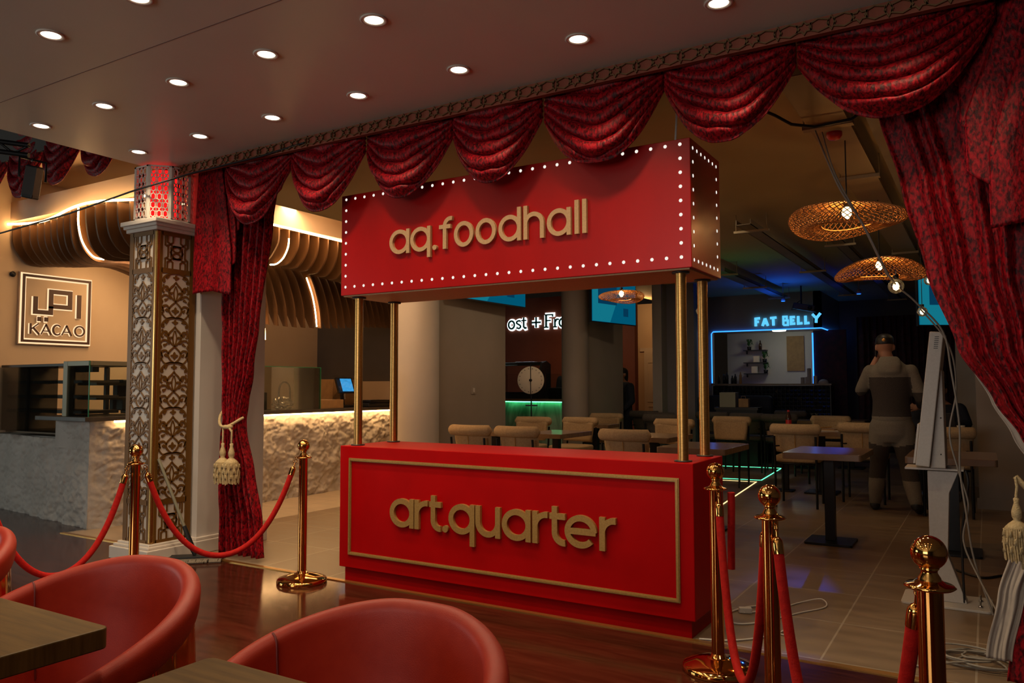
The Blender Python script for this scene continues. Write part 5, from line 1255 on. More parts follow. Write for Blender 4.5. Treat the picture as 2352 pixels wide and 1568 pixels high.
# its lit sign
sg = thing('lit_sign', 'white haloed serif sign on the rust wall, cut off by the columns', 'sign', (-3.7, 9.18, 2.5)); sa = (-3.7, 9.18, 2.5)
Ff = XZ(9.19); px2 = lambda px: lerp(-4.257, -3.088, (px - 1162) / 123.0); B0 = 2.385; XH, CH_ = 0.150, 0.235
def sers(x, z, w_): return ([(x - w_, z), (x + w_, z)], .026)
FL = {}
FL['o1'] = [([(px2(1165) + .065 * cos(q), B0 + XH / 2 + XH / 2 * sin(q)) for q in [2 * PI * i / 24 for i in range(24)]], .034, True)]
x = px2(1182); FL['s'] = [([(x + a * .050, B0 + XH * (.5 + b * .5)) for a, b in smooth([(.9, .75), (.3, 1), (-.7, .8), (-.8, .35), (.6, -.2), (.85, -.65), (.1, -1), (-.9, -.75)], 5)], .032, False)]
x = px2(1194); FL['t'] = [([(x, B0 + XH * 1.4), (x, B0 + .03), (x + .03, B0), (x + .065, B0 + .01)], .034, False), ([(x - .05, B0 + XH), (x + .06, B0 + XH)], .024, False)]
x = px2(1223); FL['plus'] = [([(x - .10, B0 + .10), (x + .10, B0 + .10)], .034, False), ([(x, B0 - .0), (x, B0 + .20)], .034, False)]
x = px2(1246); FL['F'] = [([(x, B0), (x, B0 + CH_)], .040, False), ([(x - .03, B0 + CH_), (x + .14, B0 + CH_), (x + .14, B0 + CH_ - .04)], .026, False), ([(x, B0 + CH_ * .53), (x + .10, B0 + CH_ * .53)], .026, False), (*sers(x, B0, .05), False)]
x = px2(1266); FL['r'] = [([(x, B0), (x, B0 + XH)], .034, False), ([(x, B0 + XH * .6), (x + .04, B0 + XH * .95), (x + .085, B0 + XH * .92)], .030, False), (*sers(x, B0, .04), False)]
FL['o2'] = [([(px2(1283) + .068 * cos(q), B0 + XH / 2 + XH / 2 * sin(q)) for q in [2 * PI * i / 24 for i in range(24)]], .034, True)]
for ch, ss in FL.items():
    a = MB(); b = MB()
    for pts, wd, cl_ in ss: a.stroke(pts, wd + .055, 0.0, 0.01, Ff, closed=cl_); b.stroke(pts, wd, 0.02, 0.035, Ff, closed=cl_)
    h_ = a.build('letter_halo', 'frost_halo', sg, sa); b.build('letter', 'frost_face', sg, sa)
# white panel door in the pantry and goods beside it
d1 = MB(); d1.lo((-2.36, 11.36, 0), (-1.70, 11.40, 1.98)); 
d1 = d1.build('door_1', 'door_white'); struct(d1)
m = MB()
for xx in (-2.28, -2.0): 
    for z0, z1 in ((.15, .85), (.95, 1.75)): m.stroke([(xx, z0), (xx + .2, z0), (xx + .2, z1), (xx, z1)], .02, 0, .008, XZ(11.36), closed=True)
m.build('door_moulding', 'door_white', d1)
struct(MB().lo((-2.45, 11.37, 1.98), (-1.6, 11.40, 2.05)).build('trim_5', 'door_white'))
t = thing('side_cabinet', 'white cabinet with dark jars on top by the white pantry door', 'cabinet', (-1.72, 10.9, 0)); MB().lo((-.2, -.2, 0), (.2, .2, .95)).build('body', 'door_white', t, bevel=.005); MB().lo((-.19, -.205, .55), (.19, -.2, .9)).build('door', 'column_white', t)
for k in range(4):
    j = thing('jar', ['dark jar', 'tall dark bottle', 'squat dark jar', 'dark jar at the wall'][k] + ' on the white pantry cabinet', 'jar', (-1.86 + .09 * k, 10.85, .95), 0, 'jars on the pantry cabinet'); MB().lathe([(0, 0), (.03, 0), (.03, .11 + .02 * (k % 2)), (.014, .15), (.014, .19), (0, .19)], seg=14).build('body', 'black_plastic', j)

# ---------------------------------------------------------------- burger bar
ba = thing('bar_counter', 'black bar counter fronted with glossy faceted tiles under the blue sign', 'bar', (0.4, 10.5, 0)); l = (0.4, 10.5, 0)
rnd = random.Random(5)
m = MB()
for i in range(30):
    for j in range(18):
        x, z = -0.62 + .067 * i, 0.06 + .067 * j; dx_, dz_ = rnd.uniform(-.012, .012), rnd.uniform(-.012, .012)
        m.add([(x, 10.36, z), (x + .065, 10.36, z), (x + .065, 10.36, z + .065), (x, 10.36, z + .065), (x + .0325 + dx_, 10.345 + rnd.uniform(-.006, .004), z + .0325 + dz_)], [(0, 1, 4), (1, 2, 4), (2, 3, 4), (3, 0, 4)])
m.build('tile_front', 'bar_black_tile', ba, l); MB().lo((-0.63, 10.36, 0), (1.40, 10.75, 1.27)).build('body', 'black_plastic', ba, l); MB().lo((-0.66, 10.32, 1.275), (1.42, 10.78, 1.305)).build('worktop', 'brown_stone', ba, l, bevel=.004)
t = thing('neon_trim', 'blue light line framing the bar opening', 'light line', (0.2, 10.88, 2.3)); l = (0.2, 10.88, 2.3)
MB().tube([(-0.80, 10.885, 1.32), (-0.80, 10.885, 2.26), (-0.77, 10.885, 2.295), (1.16, 10.885, 2.295), (1.185, 10.90, 2.295), (1.185, 13.0, 2.295)], .010, 8).build('tube', 'led_blue', t, l)
MB().tube([(0.925, 11.48, 1.31), (0.925, 11.48, 2.25)], .012, 8).build('tube', 'led_blue', t, l)
sg = thing('lit_sign', 'glowing blue FAT BELLY block letters above the bar', 'sign', (0.6, 10.88, 2.45)); sa = (0.6, 10.88, 2.45)
Fb = XZ(10.885); wB = .040; z0, z1 = 2.368, 2.530
def bl(ch, x0, x1, dz=0.0):
    L = lambda *p: [(lerp(x0 + wB / 2, x1 - wB / 2, a), lerp(z0 + wB / 2, z1 - wB / 2, b) + dz) for a, b in p]
    S = {'F': [L((0, -.15), (0, 1), (1.1, 1.05)), L((0, .5), (.8, .52))], 'A': [L((-.05, -.15), (.5, 1)), L((.5, 1), (1.05, -.15)), L((.2, .28), (.8, .28))], 'T': [L((-.1, 1), (1.15, 1.05)), L((.5, 1), (.55, -.15))],
         'B': [L((0, .54), (0, 1.12), (.80, 1.12), (.80, .54), (0, .54)), L((0, -.14), (0, .54), (1.05, .54), (1.05, -.14), (0, -.14))], 'E': [L((1.05, 1), (0, 1), (0, 0), (1.1, .03)), L((0, .5), (.85, .5))], 'L': [L((0, 1.12), (0, 0), (1.1, .04))],
         'Y': [L((-.1, 1.15), (.5, .5)), L((1.15, 1.25), (.5, .5)), L((.5, .55), (.45, -.15))]}[ch]
    m = MB(); k = 0
    for p in S: m.stroke(p, .034 if ch == 'B' else wB + .004, 0.0, .03 + .0004 * k, Fb); k += 1
    m.build('letter', 'fat_letter', sg, sa)
for ch, a, b in (('F', .02, .13), ('A', .145, .275), ('T', .29, .42), ('B', .515, .63), ('E', .65, .755), ('L', .775, .88), ('L', .90, 1.0), ('Y', 1.03, 1.18)): bl(ch, a, b, .02 if ch == 'Y' else 0)
o = MB().lo((0.29, 12.27, 1.56), (0.62, 12.285, 2.25)).build('menu_board', 'kraft', None, at=(0.45, 12.28, 1.56)); tag(o, 'brown hanging menu panel on the wall inside the bar', 'menu board')
o = MB().lathe([(0, 0), (.12, 0.005), (.13, .03), (0, .03)], (0.32, 11.5, 2.30), seg=28).build('bar_light', 'white_lamp', None, at=(0.32, 11.5, 2.30)); tag(o, 'round white lamp on the bar ceiling', 'ceiling light')
for k, (z, lab) in enumerate(((1.50, 'lowest'), (1.72, 'middle'), (1.97, 'topmost'))):
    t = thing('wall_shelf', lab + ' dark shelf inside the bar', 'shelf', (-0.30, 12.18, z), 0, 'shelves inside the bar'); MB().lo((-.22, -.10, 0), (.22, .10, .018)).build('board', 'dark_frame', t); MB().lo((-.2, .06, -.06), (-.18, .10, 0)).build('bracket', 'black_metal', t)
for k, (x, z, s_, mt, nm, lab, cat) in enumerate(((-.42, 1.988, .13, 'leaf_green', 'potted_plant', 'potted plant on the topmost bar shelf', 'plant'), (-.20, 1.988, .11, 'cola', 'jar', 'dark bottle on the topmost bar shelf', 'bottle'), (-.28, 1.738, .13, 'paper', 'package', 'white package on the middle bar shelf', 'package'), (-.12, 1.738, .10, 'leaf_green', 'potted_plant', 'green plant at the end of the middle bar shelf', 'plant'), (-.32, 1.518, .14, 'paper', 'package', 'white package on the lowest bar shelf', 'package'), (-.10, 1.518, .12, 'leaf_green', 'potted_plant', 'green plant on the lowest bar shelf', 'plant'))):
    t = thing(nm, lab, cat, (x, 12.17, z))
    if nm == 'potted_plant':
        MB().lathe([(0, 0), (.035, 0), (.045, .07), (0, .07)], seg=14).build('pot', 'black_plastic', t); m = MB()
        for q in range(16):
            a = q * 2.4; r_ = .03 + .05 * (q % 3) / 2; m.add([(0, 0, .07), (r_ * cos(a) - .012 * sin(a), r_ * sin(a) + .012 * cos(a), .10 + .04 * (q % 4)), (r_ * 1.5 * cos(a), r_ * 1.5 * sin(a), .09 + .03 * (q % 5)), (r_ * cos(a) + .012 * sin(a), r_ * sin(a) - .012 * cos(a), .10 + .04 * (q % 4))], [(0, 1, 2, 3)])
        m.build('leaves', 'leaf_green', t)
    elif nm == 'jar': MB().lathe([(0, 0), (.03, 0), (.03, .11), (.012, .15), (.012, .19), (0, .19)], seg=14).build('glass', mt, t)
    else: MB().box((0, 0, s_ / 2), (.12, .07, s_)).build('bag', mt, t, bevel=.012)
for k, (x, h_, lab) in enumerate(((0.92, .11, 'short stack of cups at the left'), (1.03, .27, 'tall stack of clear cups'), (1.13, .14, 'stack of cups with a bluish sheen'), (0.98, .12, 'short stack of cups behind the tall one'))):
    t = thing('cup_stack', lab + ' on the right end of the bar', 'cups', (x, 10.5 + .06 * (k == 3), 1.305), 0, 'cup stacks on the bar'); m = MB(); n = int(h_ / .022)
    pr = [(0, 0)]
    for q in range(n): pr += [(.030, .022 * q), (.036, .022 * q + .019)]
    m.lathe(pr + [(0, h_)], seg=18); m.build('cups', 'hall_paint', t)
o = MB().lathe([(.09, 0)] + [(.09 * cos(a), .075 * sin(a)) for a in [PI / 2 * i / 10 for i in range(1, 11)]], (1.26, 10.52, 1.305), seg=28).build('cake_dome', 'hall_paint', None, at=(1.26, 10.52, 1.305)); tag(o, 'pale dome at the right end of the bar', 'dome')
for k in range(6):
    x = -.55 + .075 * k + .02 * (k % 2); t = thing('bottle', ['dark bottle at the left end of the bar', 'second dark bottle from the left on the bar', 'square dark bottle on the bar', 'dark jar on the bar before the shelves', 'tall dark bottle on the bar', 'small amber jar on the bar'][k], 'bottle', (x, 10.48, 1.305), 0, 'bottles on the left end of the bar')
    MB().lathe([(0, 0), (.026, 0), (.026, .09 + .03 * (k % 3)), (.012, .12 + .03 * (k % 3)), (.012, .15 + .03 * (k % 3)), (0, .15 + .03 * (k % 3))], seg=14).build('glass', 'black_plastic' if k < 5 else 'kraft', t)
t = thing('sofa', 'dark banquette sofa left of the bar', 'sofa', (-0.10, 9.62, 0)); MB().lo((-.62, -.30, .10), (.62, .30, .45)).build('seat', 'navy_cloth', t, bevel=.05, seg=3); MB().lo((-.64, .14, .30), (.64, .34, 1.10)).build('backrest', 'navy_cloth', t, bevel=.06, seg=3); MB().lo((.54, -.30, .10), (.68, .34, .70)).build('armrest', 'navy_cloth', t, bevel=.05, seg=3); MB().lo((-.6, -.26, 0), (.6, .26, .10)).build('plinth', 'black_plastic', t)
t = thing('cardboard_box', 'pale box standing on a high ledge in front of the bar', 'box', (0.06, 8.95, .92)); MB().lo((-.13, -.10, 0), (.13, .10, .24)).build('carton', 'grey_green_metal', t, bevel=.004); MB().lo((-.13, -.015, .24), (.13, .015, .242)).build('tape', 'paper', t)
t = thing('paper_bag', 'brown paper bag beside the pale box in front of the bar', 'bag', (0.30, 8.97, .92)); MB().lo((-.08, -.06, 0), (.08, .06, .14)).build('bag', 'kraft', t, bevel=.01); MB().tube([(-.04, -.05, .13), (-.03, -.05, .18), (.03, -.05, .18), (.04, -.05, .13)], .004, 6).build('handle', 'kraft', t)
t = thing('ledge', 'dark ledge carrying the pale box and paper bag', 'ledge', (0.20, 8.97, 0)); MB().lo((-.35, -.14, .88), (.35, .14, .92)).build('board', 'dark_frame', t); MB().lo((-.33, -.12, 0), (.33, .12, .88)).build('body', 'black_plastic', t)
# dark velvet drapes behind the standing person
for k, (a, b, lab) in enumerate(((1.55, 2.5, 'dark velvet drape left of the standing person, at the back wall'), (2.5, 3.4, 'dark velvet drape behind the standing person'), (3.4, 4.6, 'dark velvet drape far right behind the ordering terminal'))):
    o = MB().grid(pleats([2.6, 0.02], [(0, a), (3, a)], [(0, b), (3, b)], 12.6, 8, .045, 30 + k), 100, 6).build('wall_drape', 'dark_velvet', None, at=((a + b) / 2, 12.6, 2.6)); tag(o, lab, 'curtain', 'dark drapes at the back of the hall')
# light strips let into the floor
def floor_line(pts, mt, lab):
    m = MB(); m.stroke(pts, .014, 0.0005, .004, lambda a, b, d: (a, b, d)); o = m.build('floor_light', mt, None, at=(pts[0][0], pts[0][1], 0)); tag(o, lab, 'floor light', 'light lines in the hall floor')
floor_line([(1.24, 4.2), (1.03, 6.72), (-1.2, 6.55)], 'led_yellow', 'warm yellow light line in the floor behind the stall')
floor_line([(-1.2, 6.78), (1.04, 6.94), (0.93, 8.66)], 'led_green', 'green light line in the floor with a corner near the chair legs')
floor_line([(0.93, 8.66), (-0.6, 8.46)], 'led_green', 'farther green light line in the floor')
# wall plates
for x, y, z, lab in ((-1.95, 4.456, 1.216, 'square switch plate on the first wall panel'), (-1.50, 7.65, 1.27, 'switch plate on the second wall panel')):
    t = thing('switch_plate', lab, 'switch', (x, y, z)); MB().lo((0, -.05, -.05), (.010, .05, .05)).build('plate', 'hall_paint', t, bevel=.003); MB().lo((.010, -.02, -.03), (.014, .02, .03)).build('rocker', 'white_paint', t)

# ================================================================== ORDERING TERMINAL (white, seen from its side)
ot = thing('ordering_terminal', 'white free-standing ordering terminal seen edge-on at right', 'terminal', (3.44, 1.45, 0)); oa = (3.44, 1.45, 0)
XZp = lambda a, b, d: (a, 1.45 + d, b)
MB().prism(rrect(-.24, -.16, .22, .17, .03), 0, .014, lambda a, b, d: (3.44 + a, 1.44 + b, d)).build('base_plate', 'stand_white', ot, oa, bevel=.003)
MB().prism([(3.352, .014), (3.352, .765), (3.512, .765), (3.462, .640), (3.445, .28), (3.535, .014)], -.055, .055, XZp).build('post', 'stand_white', ot, oa, bevel=.004)
MB().lo((3.235, 1.36, .772), (3.540, 1.56, .784)).build('shelf', 'stand_white', ot, oa, bevel=.002)
MB().prism([(3.300, .805), (3.372, .798), (3.466, 1.575), (3.394, 1.580)], -.19, .19, XZp).build('screen_housing', 'stand_white', ot, oa, bevel=.005)
MB().prism([(3.374, .790), (3.452, .790), (3.448, 1.350), (3.440, 1.365)], -.14, .14, XZp).build('rear_box', 'stand_white', ot, oa, bevel=.004)
MB().prism([(3.287, .815), (3.299, .815), (3.327, 1.045), (3.315, 1.045)], -.17, .17, XZp).build('printer_cover', 'stand_white', ot, oa, bevel=.002)
m = MB()
for k in range(7):
    z = 1.480 + .011 * k; xx = lerp(3.300, 3.394, (z - .805) / .775) + .030; m.lo((xx, 1.2585, z), (xx + .022, 1.2605, z + .004))
m.build('vent_slots', 'black_plastic', ot, oa)
m = MB()
for x, z in ((3.435, 1.08), (3.43, .87)): m.lathe([(0, 0), (.004, 0), (.004, .003), (0, .003)], (x, 1.31, z), seg=10, mat4=Matrix.Rotation(PI / 2, 4, 'X'))
m.build('screws', 'dark_frame', ot, oa)
m = MB()
for x, y in ((3.60, 1.36), (3.60, 1.50)): m.lathe([(0, .014), (.012, .014), (.012, .022), (.005, .024), (.005, .05), (0, .05)], (x, y, 0), seg=12)
m.build('floor_bolts', 'steel', ot, oa)
def cable(pts, r, mt, label, nm='cable', grp=None, n=8):
    out = []; N = len(pts)
    for i in range(N - 1):
        P0 = Vector(pts[max(i - 1, 0)]); P1 = Vector(pts[i]); P2 = Vector(pts[i + 1]); P3 = Vector(pts[min(i + 2, N - 1)])
        for k in range(n):
            t = k / n; out.append(0.5 * (2 * P1 + (P2 - P0) * t + (2 * P0 - 5 * P1 + 4 * P2 - P3) * t * t + (3 * P1 - P0 - 3 * P2 + P3) * t ** 3))
    out.append(Vector(pts[-1]))
    o = MB().tube(out, r, 6).build(nm, mt, None, at=tuple(pts[0])); return tag(o, label, 'cable', grp)
cable([(2.84, 1.0, 2.785), (2.97, .93, 2.42), (3.106, .889, 2.16), (3.225, .97, 1.87), (3.334, 1.055, 1.744), (3.465, 1.146, 1.573), (3.50, 1.18, 1.35), (3.53, 1.20, 1.05), (3.525, 1.22, .80), (3.55, 1.20, .55), (3.58, 1.22, .30), (3.66, 1.20, .02)], .0055, 'cable_grey', 'long pale cord from the ceiling over the rattan lamps down the ordering terminal')
cable([(2.87, 1.05, 2.785), (2.95, .95, 2.50), (3.085, .90, 2.20), (3.21, .98, 1.88)], .0045, 'cable_grey', 'thin pale cord twisted beside the longer one above the rattan lamp')
cable([(3.36, 1.12, 1.70), (3.49, 1.20, 1.50), (3.52, 1.24, 1.25), (3.48, 1.22, 1.0), (3.52, 1.22, .78), (3.56, 1.22, .60), (3.53, 1.24, .40), (3.60, 1.15, .22), (3.72, .90, .03)], .005, 'cable_grey', 'second pale cord looping beside the ordering terminal')
cable([(3.55, 1.35, .78), (3.56, 1.34, .73), (3.555, 1.34, .66), (3.52, 1.38, .40), (3.52, 1.40, .02)], .007, 'black_plastic', 'black cable dropping behind the ordering terminal shelf')
cable([(2.40, .03, .006), (2.56, .10, .006), (2.70, .28, .006), (2.74, .50, .006), (2.66, .72, .006), (2.52, .78, .006), (2.43, .66, .006), (2.40, .48, .006), (2.50, .38, .006), (2.62, .52, .006), (2.56, .66, .006), (2.47, .60, .006)], .005, 'cable_white', 'white cable looped on the tiles beside the red stall')
cable([(2.50, .62, .006), (2.62, .78, .006), (2.70, .98, .006), (2.80, 1.06, .02), (2.84, .95, .006), (2.72, .72, .006), (2.60, .40, .006), (2.78, .30, .006)], .004, 'cable_white', 'thinner white cable looped behind the middle stanchion')
o = MB().box((2.475, .62, .016), (.07, .035, .03), rz=.4).build('plug_adapter', 'cable_white', None, at=(2.475, .62, 0), bevel=.004); tag(o, 'small white plug adapter lying among the loops of white cable', 'plug')
rnd = random.Random(9); pts = []
for i in range(60):
    a = i * .62; r_ = .10 + .05 * sin(i * .37) + .012 * rnd.uniform(-1, 1); pts.append((3.60 + r_ * 1.2 * cos(a) + .02 * sin(i * .21), .36 + r_ * sin(a) * .95, .006 + .0006 * i))
cable(pts + [(3.50, .22, .03), (3.38, .16, .008), (3.30, .22, .006)], .005, 'cable_grey', 'coil of grey cable on the floor at the bottom right corner', 'cable_coil', None, 4)
cable([(3.42, 2.4, .008), (3.6, 2.2, .008), (3.75, 2.35, .008), (3.9, 2.2, .008), (4.2, 1.9, .008)], .008, 'black_plastic', 'black cable on the floor running behind the right curtain')

# ================================================================== PEOPLE
def loft(m, rings, seg=24, cap=True):
    """rings: (centre, rx, ry, dirx) ; elliptical sections along a path, dirx = direction of rx"""
    vs = []
    for c, rx, ry, dx, dy in rings:
        c = Vector(c); dx = Vector(dx).normalized(); dy = Vector(dy).normalized()
        for k in range(seg):
            a = 2 * PI * k / seg; vs.append(c + dx * (rx * cos(a)) + dy * (ry * sin(a)))
    fs = []
    for i in range(len(rings) - 1):
        for k in range(seg):
            l = (k + 1) % seg; fs.append((i * seg + k, i * seg + l, (i + 1) * seg + l, (i + 1) * seg + k))
    fs.append(tuple(range(seg))[::-1]); fs.append(tuple(range((len(rings) - 1) * seg, len(rings) * seg)))
    return m.add(vs, fs, 0, True)
def limb(m, pts, rs, seg=16):
    """tapering limb with rounded ends"""
    P_ = [Vector(p) for p in pts]; out = []; rr = []
    for i in range(len(P_) - 1):
        for k in range(6): t = k / 6; out.append(P_[i].lerp(P_[i + 1], t)); rr.append(lerp(rs[i], rs[i + 1], t))
    out.append(P_[-1]); rr.append(rs[-1])
    d0 = (out[0] - out[1]).normalized(); d1 = (out[-1] - out[-2]).normalized()
    out = [out[0] + d0 * rr[0] * .8, out[0] + d0 * rr[0] * .5] + out + [out[-1] + d1 * rr[-1] * .5, out[-1] + d1 * rr[-1] * .8]
    rr = [rr[0] * .45, rr[0] * .83] + rr + [rr[-1] * .83, rr[-1] * .45]
    return m.tube(out, rr, seg)
def ball(m, c, r, seg=24):
    n = 12
    return m.lathe([(0, -r[2])] + [(r[0] * cos(a), r[2] * sin(a)) for a in [-PI / 2 + PI * i / n for i in range(1, n)]] + [(0, r[2])], c, seg=seg, mat4=Matrix.Diagonal((1, r[1] / r[0], 1, 1)))
def fuse(m, name, mats, parent, voxel, it=4, matfn=None):
    me = bpy.data.meshes.new('tmp'); me.from_pydata([tuple(v) for v in m.v], [], m.f); o = bpy.data.objects.new('tmp', me); COL.objects.link(o)
    r = o.modifiers.new('r', 'REMESH'); r.mode = 'VOXEL'; r.voxel_size = voxel; r.use_smooth_shade = True
    s_ = o.modifiers.new('s', 'SMOOTH'); s_.factor = .5; s_.iterations = it
    dg = bpy.context.evaluated_depsgraph_get(); nm = bpy.data.meshes.new_from_object(o.evaluated_get(dg)); bpy.data.objects.remove(o); bpy.data.meshes.remove(me)
    nm.name = name; nm.materials.clear()
    for q in mats: nm.materials.append(M[q])
    for p in nm.polygons: p.use_smooth = True; p.material_index = matfn(p.center) if matfn else 0
    o = bpy.data.objects.new(name, nm); COL.objects.link(o); o.parent = parent; return o
def hand(m, wrist, direc, palm_n, k=1.0, curl=.5):
    w_ = Vector(wrist); d = Vector(direc).normalized(); n = Vector(palm_n); n = (n - d * n.dot(d)).normalized(); s_ = d.cross(n)
    loft(m, [(w_ - d * .01, .026 * k, .020 * k, s_, n), (w_ + d * .03 * k, .036 * k, .017 * k, s_, n), (w_ + d * .085 * k, .041 * k, .014 * k, s_, n)], 14)
    for i, (off, ln) in enumerate(((-.030, .068), (-.010, .078), (.010, .073), (.029, .058))):
        p0 = w_ + d * .082 * k + s_ * off * k; a1 = curl * .5; a2 = curl * 1.3
        p1 = p0 + (d * cos(a1) + n * sin(a1)) * ln * .5 * k; p2 = p1 + (d * cos(a2) + n * sin(a2)) * ln * .5 * k
        limb(m, [p0, p1, p2], [.0095 * k, .0088 * k, .0075 * k], 8)
    t0 = w_ + d * .03 * k - s_ * .032 * k; t1 = t0 + (d * .5 - s_ * .6 + n * .35).normalized() * .04 * k; t2 = t1 + (d * .9 - s_ * .15 + n * .3).normalized() * .032 * k
    limb(m, [t0, t1, t2], [.013 * k, .011 * k, .009 * k], 8)
def head(m, c, f, k=1.0):
    c = Vector(c); f = Vector(f).normalized(); up = Vector((0, 0, 1)); s_ = f.cross(up).normalized()
    loft(m, [(c + up * z * k + f * y * k, rx * k, ry * k, s_, f) for z, y, rx, ry in ((-.115, .045, .030, .032), (-.10, .035, .048, .058), (-.06, .018, .062, .080), (-.01, .004, .072, .094), (.04, -.004, .077, .099), (.08, -.008, .070, .090), (.105, -.01, .050, .066), (.118, -.01, .022, .03))], 22)
    limb(m, [c + f * .092 * k + up * .010 * k, c + f * .113 * k - up * .028 * k], [.009 * k, .014 * k], 8)
    for q in (1, -1):
        ear = c + s_ * q * .078 * k - up * .012 * k - f * .005 * k
        loft(m, [(ear + s_ * q * (-.01) * k, .016 * k, .030 * k, f, up), (ear + s_ * q * .010 * k, .019 * k, .034 * k, f, up), (ear + s_ * q * .016 * k, .012 * k, .024 * k, f, up)], 12)
        ball(m, c + s_ * q * .030 * k + f * .083 * k + up * .008 * k, (.013 * k, .013 * k, .010 * k), 10)
    ball(m, c + f * .088 * k - up * .060 * k, (.024 * k, .010 * k, .007 * k), 10)
X_, Y_ = (1, 0, 0), (0, 1, 0)
def torso(m, sections, g=0.0):
    loft(m, [((cx, cy, z), rx + g, ry + g, X_, Y_) for z, cx, cy, rx, ry in sections], 28)
# --- the standing man, back to the camera, phone at his left ear, one heel lifted
man = thing('person', 'standing person in grey and charcoal hoodie and joggers and black cap, seen from behind holding a phone to the ear', 'person', (2.84, 4.88, 0), 0.0)
man['label'] = 'person seen from behind in grey and charcoal hoodie, joggers and black cap, phone at ear'
LS_, RS_ = (-.178, 0, 1.415), (.178, 0, 1.415)
LE, LH = (-.285, .06, 1.215), (-.13, .13, 1.555)
RE, RH = (.275, -.02, 1.14), (.24, .26, 1.05)
LK, LA = (-.135, .05, .50), (-.185, .12, .085)
RK, RA = (.135, -.02, .50), (.205, -.12, .125)
TS = [(.78, 0, 0, .150, .115), (.90, 0, 0, .168, .125), (1.0, 0, 0, .158, .112), (1.12, 0, 0, .152, .108), (1.28, 0, 0, .178, .118), (1.40, 0, -.01, .182, .108), (1.47, 0, -.01, .128, .085), (1.515, 0, .0, .080, .066), (1.55, 0, .005, .060, .060)]
HC = (-.045, .03, 1.665)
b = MB(); torso(b, TS); limb(b, [(-.01, 0, 1.50), (-.04, .02, 1.60)], [.060, .056]); head(b, HC, (-.25, 1, -.06))
limb(b, [LS_, LE, LH], [.062, .046, .030]); limb(b, [RS_, RE, RH], [.062, .046, .030]); hand(b, LH, (.45, -.15, .85), (.8, -.1, -.4), 1.0, .9); hand(b, RH, (-.5, .8, -.1), (-.5, -.5, .6), 1.0, .8)
limb(b, [(-.09, 0, .88), LK, LA], [.092, .060, .042]); limb(b, [(.09, 0, .88), RK, RA], [.092, .060, .042]); limb(b, [LA, (-.20, .24, .04)], [.040, .030]); limb(b, [RA, (.215, .01, .045)], [.040, .030])
fuse(b, 'body', ['skin'], man, .011, 3)
h = MB(); torso(h, [(.90, 0, 0, .178, .148), (.96, 0, 0, .184, .152)] + [(z, cx, cy, rx + .018, ry + .024) for z, cx, cy, rx, ry in TS if 1.0 <= z < 1.5] + [(1.525, -.005, -.01, .098, .085)])
limb(h, [LS_, LE, (-.19, .11, 1.44)], [.074, .062, .046]); limb(h, [RS_, RE, (.255, .20, 1.07)], [.074, .062, .046])
loft(h, [((0, -.095, 1.33), .055, .030, X_, Y_), ((0, -.125, 1.40), .105, .045, X_, Y_), ((0, -.105, 1.47), .115, .050, X_, Y_), ((0, -.06, 1.535), .098, .055, X_, Y_), ((-.01, -.02, 1.56), .080, .060, X_, Y_)], 24)
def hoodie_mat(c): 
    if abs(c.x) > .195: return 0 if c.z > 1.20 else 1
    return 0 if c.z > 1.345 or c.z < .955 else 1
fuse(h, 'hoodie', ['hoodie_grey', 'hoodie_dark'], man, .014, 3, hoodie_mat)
j = MB(); torso(j, [(.70, 0, 0, .15, .11), (.78, 0, -.01, .176, .142), (.90, 0, -.01, .186, .142), (.95, 0, 0, .18, .135)])
limb(j, [(-.09, 0, .86), (-.115, .02, .68), LK, (-.165, .09, .25), LA], [.118, .108, .082, .078, .058]); limb(j, [(.09, 0, .86), (.112, .0, .68), RK, (.175, -.07, .27), RA], [.118, .108, .082, .078, .058])
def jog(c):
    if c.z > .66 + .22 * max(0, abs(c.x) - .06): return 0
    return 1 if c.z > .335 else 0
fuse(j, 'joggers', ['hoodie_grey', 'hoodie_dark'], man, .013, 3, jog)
for q, (A_, toe) in enumerate((((-.185, .11, .05), (-.21, .26, .032)), ((.205, -.13, .10), (.225, .005, .035)))):
    s_ = MB(); limb(s_, [A_, ((A_[0] + toe[0]) / 2, (A_[1] + toe[1]) / 2 - .0, (A_[2] + toe[2]) / 2 + .012), toe], [.050, .048, .040]); a2, t2 = Vector(A_), Vector(toe)
    limb(s_, [a2 + Vector((0, -.02, -.022)), t2 + Vector((0, .02, -.012))], [.028, .026]); limb(s_, [a2, a2 + Vector((0, .01, .05))], [.047, .044])
    s_.v = [(v[0], v[1], max(v[2], 0.001)) for v in s_.v]; fuse(s_, 'shoe', ['cap_black'], man, .010, 2)
c_ = MB(); hc_ = Vector(HC); loft(c_, [(hc_ + Vector((0, 0, z)), rx, ry, X_, Y_) for z, rx, ry in ((.022, .086, .107), (.05, .087, .107), (.085, .082, .100), (.112, .064, .08), (.130, .03, .04))], 26)
loft(c_, [(hc_ + Vector((-.02, .08, .028)), .07, .008, X_, (0, 0, 1)), (hc_ + Vector((-.03, .135, .022)), .062, .007, X_, (0, 0, 1)), (hc_ + Vector((-.04, .170, .014)), .035, .006, X_, (0, 0, 1))], 16)
fuse(c_, 'cap', ['cap_black'], man, .008, 2)
MB().lathe([(0, .006), (.016, .005), (.018, 0), (0, 0)], tuple(hc_ + Vector((0, -.104, .062))), seg=16, mat4=Matrix.Rotation(PI / 2, 4, 'X')).build('cap_badge', 'cap_logo', man)
ph = MB().box((-.135, .085, 1.635), (.012, .07, .145), mat4=Matrix.Rotation(-.25, 4, 'X')).build('phone', 'black_plastic', None, bevel=.004); ph.location = (2.84, 4.88, 0); tag(ph, 'black phone held at the ear of the standing person', 'phone')
